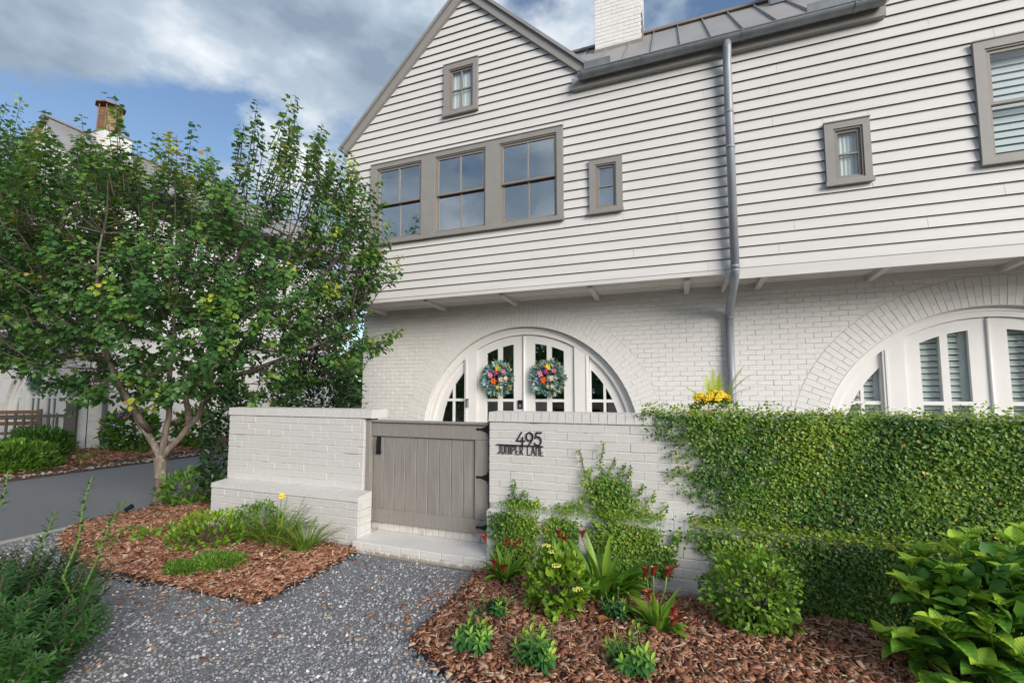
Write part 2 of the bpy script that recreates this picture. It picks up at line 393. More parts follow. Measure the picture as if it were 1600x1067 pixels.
# ------------------------------------------------------------------ ground, lane, gravel, beds
def inpoly(P, poly):
    x, y = P[:, 0], P[:, 1]; r = np.zeros(len(P), bool); n = len(poly)
    for i in range(n):
        x0, y0 = poly[i]; x1, y1 = poly[(i + 1) % n]
        c = ((y0 > y) != (y1 > y)) & (x < (x1 - x0) * (y - y0) / ((y1 - y0) if y1 != y0 else 1e-9) + x0)
        r ^= c
    return r
def edge_dist(P, poly):
    d = np.full(len(P), 1e9); n = len(poly)
    for i in range(n):
        a = np.array(poly[i]); b = np.array(poly[(i + 1) % n]); ab = b - a
        t = np.clip(((P - a) @ ab) / (ab @ ab), 0, 1)
        d = np.minimum(d, np.linalg.norm(P - (a + t[:, None] * ab), axis=1))
    return d
def sheet(name, poly, hfun, step, mat, kind='structure', parent=None):
    p = np.array(poly); x0, y0 = p.min(0); x1, y1 = p.max(0)
    nx, ny = int((x1 - x0) / step) + 2, int((y1 - y0) / step) + 2
    X, Y = np.meshgrid(x0 + np.arange(nx) * step, y0 + np.arange(ny) * step, indexing='ij')
    P = np.c_[X.ravel(), Y.ravel()]; Z = hfun(P); C = P + step / 2
    ins = inpoly(C, poly).reshape(nx, ny)
    mb = MB(); vid = {}
    fs = []
    idx = lambda i, j: i * ny + j
    used = {}
    def g(k):
        if k not in used: used[k] = len(mb.v); mb.v.append((P[k, 0], P[k, 1], Z[k]))
        return used[k]
    for i in range(nx - 1):
        for j in range(ny - 1):
            if ins[i, j]:
                mb.f.append((g(idx(i, j)), g(idx(i + 1, j)), g(idx(i + 1, j + 1)), g(idx(i, j + 1)))); mb.m.append(0)
    return build(mb, name, mat, parent, kind, smooth=True)
def lump(P, s=1.0):
    return np.sin(P[:, 0] * 5.1 * s + 1) * np.cos(P[:, 1] * 6.3 * s) * .5 + np.sin(P[:, 0] * 11.7 * s + P[:, 1] * 7.9 * s) * .3

mb = MB(); mb.add([(-400, -400, -.12), (400, -400, -.12), (400, 400, -.12), (-400, 400, -.12)], [(0, 1, 2, 3)])
build(mb, 'ground', M_GROUND, None, 'structure')
mb = MB(); mb.box((-10.95, -60, -.2), (-6.60, 90, -.035))
build(mb, 'lane_road', M_ASPHALT, None, 'structure')
mb = MB()
for i in range(14):
    for j in range(5): mb.box((-5.0 + i * .72, 4.42 + j * .60, -.10), (-5.0 + i * .72 + .712, 4.42 + j * .60 + .592, .012))
build(mb, 'bounce_paving', M_BOUNCE_PAVE, None, 'structure')  # unseen pale slabs, added to bounce light up under the overhang
mb = MB()
for k in range(40):
    y = -12 + k * 1.0
    mb.box((-6.595, y, -.15), (-6.50, y + .985, -.012))
build(mb, 'lane_kerb', M_CONC, None, 'structure')
BED_L = [(-2.93, 3.62), (-2.91, 2.50), (-3.3, 2.49), (-4.0, 2.48), (-4.68, 2.47), (-5.3, 2.54), (-5.85, 2.74), (-6.25, 2.95), (-6.48, 3.15), (-6.48, 8.0), (-5.2, 8.0), (-5.02, 3.62)]
BED_R = [(-1.62, 3.62), (-1.57, 2.44), (-1.36, 2.33), (-1.06, 2.22), (-.6, 2.08), (.2, 1.95), (4.5, 1.8), (4.5, 3.66)]
def hbed(poly, amp):
    def f(P):
        d = edge_dist(P, poly); i = inpoly(P, poly)
        return np.where(i, .006 + amp * (1 - np.exp(-d / .30)) + .018 * lump(P), -.03)
    return f
HL, HR = hbed(BED_L, .085), hbed(BED_R, .06)
def hgrav(P): return -.012 + .006 * lump(P, .7)
GRAV = [(-6.48, -6), (5, -6), (5, 3.62), (-6.48, 3.62)]
sheet('gravel_ground', GRAV, lambda P: np.where(inpoly(P, BED_L) | inpoly(P, BED_R), -.06, hgrav(P)), .08,
      plain('gravel_sheet', (.185, .186, .195), .5, 120, .85, bump=1, bscale=160, stains=(70, .66, (.40, .39, .38), None)))
sheet('planting_bed', BED_L, HL, .05, M_SOIL)
sheet('planting_bed', BED_R, HR, .05, M_SOIL)
def pts_in(poly, n, box=None, bias=None):
    p = np.array(poly); lo, hi = p.min(0), p.max(0)
    if box: lo, hi = np.maximum(lo, box[0]), np.minimum(hi, box[1])
    out = []; c = 0
    while c < n:
        q = RNG.uniform(lo, hi, (n * 2, 2)); q = q[inpoly(q, poly)]
        if bias is not None: q = q[RNG.random(len(q)) < bias(q)]
        out.append(q); c += len(q)
    return np.concatenate(out)[:n]
def stones(name, Q, h, smin, smax, mat, flat=.55, tpow=1.0, sink=.3):
    n = len(Q); S = RNG.uniform(smin, smax, n) * np.exp(RNG.normal(0, .25, n))
    Z = h(Q) + S * flat * .5 * RNG.uniform(-sink, 1, n)
    D = rdir(n); D[:, 2] *= .35; N = np.c_[RNG.normal(0, .35, (n, 2)), np.ones(n)]
    SS = np.c_[S * RNG.uniform(.6, 1, n), S, S * flat * RNG.uniform(.6, 1.2, n)]
    t = np.clip(RNG.beta(2, 1.9, n) * .88, 0, 1); t = np.where(RNG.random(n) < .05, RNG.uniform(.88, .96, n), t); t = np.where(RNG.random(n) < .025, 1, t)
    return scatter_mesh(name, *STONE, np.c_[Q, Z], D, N, SS, mat, t)
near = lambda q: np.clip(1.4 - .28 * np.hypot(q[:, 0], q[:, 1]), .2, 1)
Qg = pts_in(GRAV, 88000, ((-6.45, .6), (1.0, 3.60)), near)
Qg = Qg[~(inpoly(Qg, BED_L) | inpoly(Qg, BED_R)) & ~((Qg[:, 1] > 3.56) & (Qg[:, 0] > -2.97) & (Qg[:, 0] < -1.6))]
ob('gravel', stones('gravel', Qg, hgrav, .010, .025, M_GRAVEL, .62), None, 'stuff')
def chips(name, poly, h, n, box, lmin=.02, lmax=.06):
    Q = pts_in(poly, n, box); Q = Q[~((Q[:, 1] > 3.63) & (Q[:, 0] > -5.1))]
    Z0 = h(Q); Q = Q + RNG.normal(0, .02, Q.shape) * (RNG.random((len(Q), 1)) < .6); Q[:, 1] = np.where((Q[:, 0] > -5.1) & (Q[:, 1] > 3.64), 3.63, Q[:, 1])
    n = len(Q); L = RNG.uniform(lmin, lmax, n) * np.exp(RNG.normal(0, .35, n))
    D = rdir(n); D[:, 2] *= .25; N = np.c_[RNG.normal(0, .30, (n, 2)), np.ones(n)]
    W_ = RNG.uniform(.16, .62, n); thin = RNG.random(n) < .07; W_ = np.where(thin, .06, W_); L = np.minimum(np.where(thin, L * 1.7, L), lmax * 1.5)
    SS = np.c_[L * W_, L, np.minimum(.0045, L * .11) * RNG.uniform(.6, 1.3, n)]
    Z = np.maximum(h(Q), 0.0) + RNG.uniform(.0, .022, n)
    return scatter_mesh(name, *CHIP, np.c_[Q, Z], D, N, SS, M_MULCH, np.where(thin, .97, np.clip(RNG.beta(2, 2.0, n), 0, 1)))
Qs = np.concatenate([np.c_[-1.62 + RNG.normal(-.10, .10, 90), RNG.uniform(2.4, 3.5, 90)], np.c_[RNG.uniform(-4.9, -2.7, 110), 2.42 + RNG.normal(-.10, .12, 110)], np.c_[RNG.uniform(-4, -.5, 70), RNG.uniform(1.6, 3.5, 70)]])
Qs = Qs[~(inpoly(Qs, BED_L) | inpoly(Qs, BED_R))]; ns = len(Qs); Ls = RNG.uniform(.015, .05, ns)
ob('stray_chips', scatter_mesh('stray_chips', *CHIP, np.c_[Qs, np.full(ns, .012)], np.c_[RNG.normal(size=(ns, 2)), RNG.normal(0, .1, ns)], np.c_[RNG.normal(0, .2, (ns, 2)), np.ones(ns)], np.c_[Ls * .35, Ls, np.full(ns, .004)], M_MULCH, RNG.uniform(.2, .95, ns)), None, 'stuff')
ob('bark_mulch', chips('bark_mulch', BED_R, HR, 36000, ((-1.7, 1.85), (3.2, 3.63)), .018, .056), None, 'stuff')
ob('bark_mulch', chips('bark_mulch', BED_L, HL, 36000, ((-6.48, 2.3), (-2.9, 5.2)), .022, .066), None, 'stuff')
def edging(label, path):
    mb = MB()
    for (x0, y0), (x1, y1) in zip(path[:-1], path[1:]):
        d = Vector((x1 - x0, y1 - y0, 0)).normalized(); n = Vector((-d.y, d.x, 0)) * .004
        a, b = Vector((x0, y0, 0)), Vector((x1, y1, 0)); lo, hi = Vector((0, 0, -.06)), Vector((0, 0, .014))
        mb.hexa([a - n + lo, b - n + lo, b + n + lo, a + n + lo, a - n + hi, b - n + hi, b + n + hi, a + n + hi])
    tag(build(mb, 'bed_edging', M_EDGE), label, 'garden edging')
edging('thin black edging strip between gravel path and the left mulch bed', BED_L[0:9])
edging('thin black edging strip between gravel path and the right mulch bed with calla lilies', BED_R[0:7])

# ------------------------------------------------------------------ brick helpers
BR_MESH = {}
def brick_mesh(kind, L, Hh, Dp, mat):
    if kind not in BR_MESH:
        BR_MESH[kind] = []
        for k in range(6):
            r = random.Random(k * 31 + len(kind)); mb = MB()
            mb.bevel((-L / 2, 0, -Hh / 2), (L / 2, Dp, Hh / 2), .0042, 0, .45)
            mb.v = [(x + r.uniform(-.0022, .0022), y + (r.uniform(-.0018, .0018) if y < Dp * .9 else 0), z + r.uniform(-.0028, .0028)) for x, y, z in mb.v]
            BR_MESH[kind].append(mb.mesh('brick', mat))
    return BR_MESH[kind]
def ring_pt(cx, cz, r, a): return (cx + r * math.cos(a), cz + r * math.sin(a))

# ------------------------------------------------------------------ the townhouse
YU, YB = 6.62, 7.48                       # front of the overhanging upper storey, front of the brick ground floor
HX0, HX1 = -6.05, 7.00
house = thing('townhouse', (0, YB, 0), 'white two storey townhouse with grey trimmed gable and arched doors behind the gate', 'townhouse')
ARCHES = [(-2.60, 2.00), (3.82, 1.95)]
ACZ, RING = .689, .385
SOFF = 3.14
def arc(cx, cz, R, a0, a1, n): return [ring_pt(cx, cz, R, a0 + (a1 - a0) * i / n) for i in range(n + 1)]
holes = []
for cx, R in ARCHES:
    holes.append([(cx + R, .02)] + arc(cx, ACZ, R, 0, math.pi, 40) + [(cx - R, .02)])
mb = MB(); mb.plate([(HX0 + .01, -.1), (HX1, -.1), (HX1, SOFF), (HX0 + .01, SOFF)], holes, YB + .007, YB + .30)
wall = build(mb, 'brick_wall', M_MORTAR_F, house)
mb = MB()
mb.box((HX0 + .012, YB + .31, -.1), (HX0 + .3, 14, SOFF)); mb.box((HX1 - .3, YB + .31, -.1), (HX1, 14, SOFF)); mb.box((HX0 + .012, 13.7, -.1), (HX1, 14, 6.3))
mb.box((HX0 + .31, YB + .31, -.1), (HX1 - .31, 13.69, -.02))
build(mb, 'outer_wall', M_BRICK, house)
# running-bond bricks on the ground floor, cut where they meet the arch rings
CH, CL, JT = .0755, .2135, .0050
bm_full = brick_mesh('house_stretcher', CL - JT, CH - JT, .03, M_BRICK)
rows = int((SOFF - .03) / CH)
single, rest = [], MB()
def cut_iv(x0, x1, z):
    """x interval of a brick edge at height z left outside both arch rings"""
    iv = [(x0, x1)]
    for cx, R in ARCHES:
        Ro = R + RING + .004; dz = z - ACZ
        if dz < 0: h = Ro
        elif dz < Ro: h = math.sqrt(Ro * Ro - dz * dz)
        else: continue
        new = []
        for a, b in iv:
            if b <= cx - h or a >= cx + h: new.append((a, b)); continue
            if a < cx - h: new.append((a, cx - h))
            if b > cx + h: new.append((cx + h, b))
        iv = new
    return iv
for r in range(rows):
    z0 = SOFF - .012 - (r + 1) * CH; z1 = z0 + CH - JT
    if z0 < .05: break
    x = HX0 - (CL / 2 if r % 2 else 0)
    while x < HX1:
        a, b = max(x, HX0), min(x + CL - JT, HX1); x += CL
        if b - a < .02: continue
        lo, hi = cut_iv(a, b, z0), cut_iv(a, b, z1)
        if lo == [(a, b)] and hi == [(a, b)] and b - a > CL - JT - 1e-4:
            d2 = (a + .1) ** 2 + YB ** 2
            single.append((d2 + (0 if z0 > 1.25 else 900) + (900 if a > 4.9 else 0), (a + b) / 2, (z0 + z1) / 2))
        else:
            for (p, q), (s, t) in zip(lo, hi):
                if max(q - p, t - s) < .02: continue
                y = YB + random.uniform(-.0015, .0015)
                rest.hexa([(p, y, z0), (q, y, z0), (q, YB + .03, z0), (p, YB + .03, z0), (s, y, z1), (t, y, z1), (t, YB + .03, z1), (s, YB + .03, z1)])
single.sort()
for i, (_, bx, bz) in enumerate(single):
    y = YB + random.uniform(-.0025, .0015)
    if i < 300:
        ob('brick', bm_full[i % 6], wall, loc=(bx + random.uniform(-.001, .001), y, bz + random.uniform(-.0012, .0012)))
    else:
        hx, hz = (CL - JT) / 2, (CH - JT) / 2
        rest.bevel((bx - hx, y, bz - hz), (bx + hx, YB + .03, bz + hz), .004)
build(rest, 'brick_courses', M_BRICK, wall, 'stuff')
# arch rings: two brick lengths, long and short by turns
def arch_ring(cx, cz, R, Y, parent, mat, width=RING, step=.082, zmin=.95, depth=.14):
    n = int(math.pi * (R + width / 2) / step); da = math.pi / n; g = .0036
    for k in range(n):
        a0, a1 = k * da, (k + 1) * da
        am = (a0 + a1) / 2
        if cz + R * math.sin(am) < zmin or cx + R * math.cos(am) > 5.0: continue
        split = R + (.255 if k % 2 else .127)
        for r0, r1 in ((R, split), (split + g, R + width)):
            p0, p1 = g / 2 / r0, g / 2 / r1; mb = MB()
            y = Y + random.uniform(-.003, .002); c = .004
            q = [ring_pt(cx, cz, r0, a1 - p0), ring_pt(cx, cz, r0, a0 + p0), ring_pt(cx, cz, r1, a0 + p1), ring_pt(cx, cz, r1, a1 - p1)]
            mx, mz = sum(p[0] for p in q) / 4, sum(p[1] for p in q) / 4
            f = [(px + (mx - px) * .05, pz + (mz - pz) * .05) for px, pz in q]
            v = [(px, y, pz) for px, pz in f] + [(px, y + c, pz) for px, pz in q] + [(px, Y + depth, pz) for px, pz in q]
            fs = [(0, 1, 2, 3)]
            for i in range(4):
                j = (i + 1) % 4; fs += [(4 + i, 4 + j, j, i), (8 + i, 8 + j, 4 + j, 4 + i)]
            mb.add([(vx - mx, vy - Y, vz - mz) for vx, vy, vz in v], fs)
            ob('arch_brick', mb.mesh('arch_brick', mat), parent, loc=(mx, Y, mz))
for cx, R in ARCHES: arch_ring(cx, ACZ, R, YB, wall, M_BRICK)

# arched double entry: frame, posts, leaves, sidelights
def arch_entry(cx, R, Y, parent, shutters=False, handles=True, cz=ACZ, glassmat=M_GLASS_D):
    w = R / 2.0
    yf = Y + .145
    fr = MB()
    n = 40
    outer = [(cx + R, .02)] + arc(cx, cz, R, 0, math.pi, n) + [(cx - R, .02)]
    Ri = R - .135
    inner = [(cx + Ri, .06)] + arc(cx, cz, Ri, 0, math.pi, n) + [(cx - Ri, .06)]
    fr.plate(outer, [inner], yf - .05, yf + .10)
    Rj = R - .06
    fr.plate([(cx + Rj + .03, .02)] + arc(cx, cz, Rj + .03, 0, math.pi, n) + [(cx - Rj - .03, .02)],
             [[(cx + Rj, .05)] + arc(cx, cz, Rj, 0, math.pi, n) + [(cx - Rj, .05)]], yf - .062, yf - .051)
    frame = build(fr, 'arched_entry', M_DOORP, parent)
    def zarc(x, rr): return cz + math.sqrt(max(0, rr * rr - (x - cx) ** 2))
    def arcpoly(x0, x1, z0, rr, k=10):
        h = math.sqrt(max(1e-6, rr * rr - max(0, z0 - cz) ** 2))
        x0, x1 = max(x0, cx - h), min(x1, cx + h)
        top = [(x1 + (x0 - x1) * i / k, zarc(x1 + (x0 - x1) * i / k, rr)) for i in range(k + 1)]
        pl = [(x0, z0), (x1, z0)] + top
        out = []
        for p in pl:
            if not out or math.hypot(p[0] - out[-1][0], p[1] - out[-1][1]) > .004: out.append(p)
        if math.hypot(out[0][0] - out[-1][0], out[0][1] - out[-1][1]) < .004: out.pop()
        return out
    for s in (-1, 1):
        posts = MB()
        a, b = sorted((cx + s * .925 * w, cx + s * 1.18 * w))
        top = lambda x: zarc(x, Ri + .002)
        posts.plate([(a, .05), (b, .05), (b, top(b)), ((a + b) / 2, top((a + b) / 2)), (a, top(a))], [], yf - .045, yf + .09)
        c = cx + s * 1.14 * w
        posts.box((c - .012, yf - .056, .05), (c + .012, yf - .0455, zarc(c + s * .012, Ri) - .01))
        build(posts, 'entry_post', M_DOORP, frame)
    mzb, mzt = 1.345, 1.395      # horizontal bar between lower and upper lights
    gl = []
    for s in (-1, 1):
        a, b = sorted((cx + s * .018, cx + s * .918 * w))
        c = (a + b) / 2
        outline = arcpoly(a, b, .06, Ri - .006, 14)
        hs = []
        for (p, q) in ((c - .27 * w, c - .045 * w), (c + .04 * w, c + .265 * w)):
            hs.append(arcpoly(p, q, mzt, Ri - .155, 6)); hs.append([(p, .55), (q, .55), (q, mzb), (p, mzb)])
        mb = MB(); mb.plate(outline, hs, yf - .01, yf + .04)
        leaf = build(mb, 'entry_door', M_DOORP, frame)
        bead = MB()
        for h in hs:
            mx = sum(p[0] for p in h) / len(h); mz = sum(p[1] for p in h) / len(h)
            big = [(px + (.014 if px > mx else -.014), pz + (.014 if pz > mz else -.014)) for px, pz in h]
            bead.plate(big, [h], yf - .018, yf - .0105)
        for h in hs:
            p = MB(); p.plate(h, [], yf + .012, yf + .018); gl.append(p)
    for s in (-1, 1):
        a, b = sorted((cx + s * 1.184 * w, cx + s * (Ri - .004)))
        RG = R - .29
        vb = cx + s * 1.43 * w
        hs = []
        for (p, q) in (sorted((cx + s * 1.205 * w, vb - s * .02)), sorted((vb + s * .02, cx + s * (RG - .004)))):
            t = arcpoly(p, q, mzt, RG, 8)
            if len(t) > 2: hs.append(t)
            l = arcpoly(p, q, .80, RG, 8)
            l = [(x, min(z, mzb)) for x, z in l]
            # clip the lower light to the arc, then to the bar
            hb = math.sqrt(RG * RG - (mzb - cz) ** 2)
            p2, q2 = max(p, cx - math.sqrt(RG * RG - (.80 - cz) ** 2)), min(q, cx + math.sqrt(RG * RG - (.80 - cz) ** 2))
            if s < 0:
                left = [(max(p2, cx - math.sqrt(RG * RG - (z - cz) ** 2)), z) for z in (mzb, 1.2, 1.0, .80)]
                poly = left + [(q2, .80), (q2, mzb)]
            else:
                right = [(min(q2, cx + math.sqrt(RG * RG - (z - cz) ** 2)), z) for z in (.80, 1.0, 1.2, mzb)]
                poly = [(p2, mzb), (p2, .80)] + right
            cl = []
            for v in poly:
                if not cl or math.hypot(v[0] - cl[-1][0], v[1] - cl[-1][1]) > .003: cl.append(v)
            if math.hypot(cl[0][0] - cl[-1][0], cl[0][1] - cl[-1][1]) < .003: cl.pop()
            hs.append(cl)
        mb = MB(); mb.plate(arcpoly(a, b, .06, Ri - .004, 16), hs, yf, yf + .05)
        build(mb, 'sidelight', M_DOORP, frame)
        for h in hs:
            p = MB(); p.plate(h, [], yf + .022, yf + .028); gl.append(p)
    for p in gl: build(p, 'pane', M_GLASS_C if shutters else glassmat, frame)
    mb = MB(); mb.tube([(cx, yf - .02, .06), (cx, yf - .02, zarc(cx, Ri) - .02)], .02, 10)
    build(mb, 'astragal', M_DOORP, frame, smooth=True)
    if shutters:
        def slats(xa, xb, zt):
            z = .70; k = 0
            while z < zt:
                m = MB()
                m.hexa([(xa, yf + .085, z), (xb, yf + .085, z), (xb, yf + .093, z), (xa, yf + .093, z),
                        (xa, yf + .115, z + .072), (xb, yf + .115, z + .072), (xb, yf + .123, z + .072), (xa, yf + .123, z + .072)])
                o = build(m, 'shutter_slat', M_BLIND, frame); z += .083
        for s in (-1, 1):
            c = cx + s * .468 * w
            if cx + s * .468 * w > 4.9: continue
            mb = MB()
            mb.box((c - .30 * w, yf + .08, .5), (c - .262 * w, yf + .125, zarc(c - .3 * w, Ri - .17))); mb.box((c + .20 * w, yf + .08, .5), (c + .30 * w, yf + .125, zarc(c + .2 * w, Ri - .14)))
            mb.box((c - .03, yf + .08, .5), (c + .03, yf + .125, zarc(c, Ri - .14)))
            build(mb, 'shutter_frame', M_BLIND, frame)
            slats(c - .262 * w, c + .20 * w, zarc(c - .2 * s, Ri - .2))
        s = -1
        mb = MB(); mb.box((cx - 1.26 * w, yf + .08, .5), (cx - 1.19 * w, yf + .125, 1.98)); build(mb, 'shutter_frame', M_BLIND, frame)
        slats(cx - 1.70 * w, cx - 1.262 * w, 1.95)
    # dim hall behind the glass
    mb = MB(); x0, x1, y0, y1, z0, z1 = cx - R - .1, cx + R + .1, Y + .31, Y + 2.6, .03, 2.95
    mb.add([(x0, y0, z0), (x1, y0, z0), (x1, y1, z0), (x0, y1, z0), (x0, y0, z1), (x1, y0, z1), (x1, y1, z1), (x0, y1, z1)],
           [(0, 1, 2, 3), (7, 6, 5, 4), (6, 7, 3, 2), (5, 6, 2, 1), (7, 4, 0, 3)])
    build(mb, 'entry_hall', M_BLIND if False else M_ROOM, frame)
    return frame, yf
e1, yf1 = arch_entry(ARCHES[0][0], ARCHES[0][1], YB, house)
arch_entry(ARCHES[1][0], ARCHES[1][1], YB, house, shutters=True)
mb = MB(); mb.box((-2.715, yf1 - .035, 1.22), (-2.635, yf1 - .0105, 1.375), 0); mb.box((-2.695, yf1 - .041, 1.245), (-2.655, yf1 - .0355, 1.30), 1); mb.box((-2.70, yf1 - .041, 1.32), (-2.65, yf1 - .0355, 1.36), 2)
build(mb, 'keypad_lock', [M_IRON, M_PLASTIC, M_LENS], e1)
mb = MB(); mb.tube([(-3.70, yf1 - .075, 1.245), (-3.70, yf1 - .075, 1.40)], [.026, .026], 10, 0); mb.tube([(-3.70, yf1 - .105, 1.375), (-3.70, yf1 - .098, 1.375)], .014, 10, 1)
build(mb, 'doorbell', [M_PLASTIC, M_LENS], e1)

# upper storey: lap siding, one board at a time
EX, Z0S = .1465, 3.1885                       # exposure, underside of the lowest full course
APX, APZ, SL = -3.355, 8.50, .965             # left gable apex of the siding
UX0 = -5.86
APX2 = 4.72
OPEN = [(-5.25, -1.60, 4.19, 5.71), (-3.74, -3.08, 6.325, 7.27), (-1.192, -.70, 4.207, 5.055), (1.857, 2.343, 4.14, 4.97), (3.384, 4.55, 4.14, 5.645)]
def span(z):
    """x intervals of the upper front at height z"""
    if z < 6.30: return [(UX0 if z < 6.1 else max(UX0, APX - (APZ - z) / SL), HX1)]
    iv = []
    if z < APZ:
        h = (APZ - z) / SL; iv = [(APX - h, APX + h), (APX2 - h, APX2 + h)]
    return iv
mb = MB()
H1 = (APZ - 6.30) / SL
shell = [(UX0, SOFF + .02), (HX1, SOFF + .02), (HX1, 6.3), (APX2 + H1, 6.30), (APX2, APZ), (APX2 - H1, 6.30), (APX + H1, 6.30), (APX, APZ), (UX0, APZ - (APX - UX0) * SL)]
inset = [(a + .05, b - .05, c + .05, d - .05) for a, b, c, d in OPEN]
mb.plate(shell, [[(a, c), (b, c), (b, d), (a, d)] for a, b, c, d in inset], YU + .03, YU + .12)
mb.box((UX0, YU + .121, SOFF + .02), (UX0 + .1, 13.9, 6.1)); mb.box((HX1 - .1, YU + .121, SOFF + .02), (HX1, 13.9, 6.1)); mb.box((UX0 + .11, YU + .121, SOFF + .02), (HX1 - .11, 13.69, SOFF + .10))
upper = build(mb, 'upper_wall', M_SIDING, house)
n = 0
while True:
    z0 = Z0S + n * EX; z1 = z0 + EX + .018; n += 1
    lo, hi = span(z0), span(z1)
    if not lo: break
    if not hi: hi = [(APX - .01, APX + .01), (APX2 - .01, APX2 + .01)]
    if len(lo) == 1 and len(hi) == 2: hi = lo
    segs = []; notch = []
    for (a, b), (c, d) in zip(lo, hi): segs.append([a, b, c, d])
    for (ox0, ox1, oz0, oz1) in OPEN:
        if z1 - .02 <= oz0 or z0 >= oz1: continue
        if z0 < oz0 - .012: notch.append((ox0, ox1, z0, oz0 - .002))
        if z1 > oz1 + .03: notch.append((ox0, ox1, oz1 + .002, z1))
        new = []
        for a, b, c, d in segs:
            if b <= ox0 or a >= ox1: new.append([a, b, c, d]); continue
            if a < ox0: new.append([a, ox0, c, ox0])
            if b > ox1: new.append([ox1, b, ox1, d])
        segs = new
    for (xa, xb, za, zb) in notch:
        yq = lambda z: (YU + .004) + (YU + .029 - YU - .004) * (z - z0) / (z1 - z0)
        m = MB(); m.hexa([(xa + .001, yq(za) - .013, za), (xb - .001, yq(za) - .013, za), (xb - .001, yq(za), za), (xa + .001, yq(za), za), (xa + .001, yq(zb) - .011, zb), (xb - .001, yq(zb) - .011, zb), (xb - .001, yq(zb), zb), (xa + .001, yq(zb), zb)])
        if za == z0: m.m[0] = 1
        build(m, 'siding_board', [M_SIDING, M_BUTT_SHADE], upper)
    fin = []
    for a, b, c, d in segs:      # butt joints every few metres
        cuts = []
        x = max(a, c) + random.uniform(1.6, 3.8)
        while x < min(b, d) - .8: cuts.append(x); x += random.uniform(2.6, 3.9)
        xs = [(a, c)] + [(x, x) for x in cuts] + [(b, d)]
        for (p, q), (r, s) in zip(xs[:-1], xs[1:]): fin.append((p + .0014, r - .0014, q + .0014, s - .0014))
    for a, b, c, d in fin:
        if max(b - a, d - c) < .03: continue
        j = random.uniform(-.0012, .0012)
        yb0, yt0 = YU + .004 + j, YU + .029
        m = MB()
        z0_, zk = z0 + .002, z1 - .0200; k_ = (zk - z0_) / (z1 - z0_)
        a_, b_ = a + (c - a) * k_, b + (d - b) * k_; yf_, ym = yb0 - .014, (yb0 - .014) + (yt0 - .010 - yb0 + .014) * k_
        m.add([(a, yf_, z0_), (b, yf_, z0_), (b, yb0, z0_), (a, yb0, z0_), (a_, ym, zk), (b_, ym, zk), (c, yt0 - .010, z1), (d, yt0 - .010, z1), (d, yt0, z1), (c, yt0, z1)],
              [(0, 3, 2, 1), (0, 1, 5, 4), (4, 5, 7, 6), (6, 7, 8, 9), (9, 8, 2, 3), (0, 4, 6, 9, 3), (1, 2, 8, 7, 5)])
        m.m[0] = 1; m.m[2] = 1  # underside and top lap strip take the painted shadow colour
        build(m, 'siding_board', [M_SIDING, M_BUTT_SHADE], upper)
# skirt boards, soffit, brackets
mb = MB(); mb.box((UX0 - .02, YU - .002, 3.128), (.648, YU + .02, Z0S + .012)); build(mb, 'skirt_board', M_SIDING, upper)
mb = MB(); mb.box((.650, YU - .002, 3.045), (HX1, YU + .02, Z0S + .012)); mb.box((.650, YU + .021, 3.045), (.70, YB - .03, 3.125)); build(mb, 'skirt_board', M_SIDING, upper)
for k in range(5):
    y0 = YU + .022 + k * .166; mb = MB(); mb.box((UX0, y0, SOFF - .002 - (k % 2) * .004), (HX1, y0 + .160, SOFF + .018)); build(mb, 'soffit_board', M_SOFFIT, house)
mb = MB(); mb.box((HX0 + .02, YB - .035, SOFF - .075), (HX1, YB - .004, SOFF - .003)); build(mb, 'ledger_board', M_SOFFIT, house)
for bx in (-5.5, -4.13, -2.69, -1.23, .16, 1.15, 2.53, 3.93, 5.3):
    mb = MB(); mb.hexa([(bx - .038, YU + .10, SOFF - .045), (bx + .038, YU + .10, SOFF - .045), (bx + .038, YB - .036, SOFF - .085), (bx - .038, YB - .036, SOFF - .085),
                        (bx - .038, YU + .10, SOFF - .004), (bx + .038, YU + .10, SOFF - .004), (bx + .038, YB - .036, SOFF - .004), (bx - .038, YB - .036, SOFF - .004)])
    build(mb, 'soffit_bracket', M_SOFFIT, house)
mb = MB(); mb.tube([(3.55, 6.95, SOFF - .006), (3.55, 6.95, SOFF - .016)], .07, 20, 0); mb.tube([(3.55, 6.95, SOFF - .0161), (3.55, 6.95, SOFF - .018)], .05, 16, 1)
build(mb, 'soffit_light', [M_DOORP, M_PLASTIC], house)

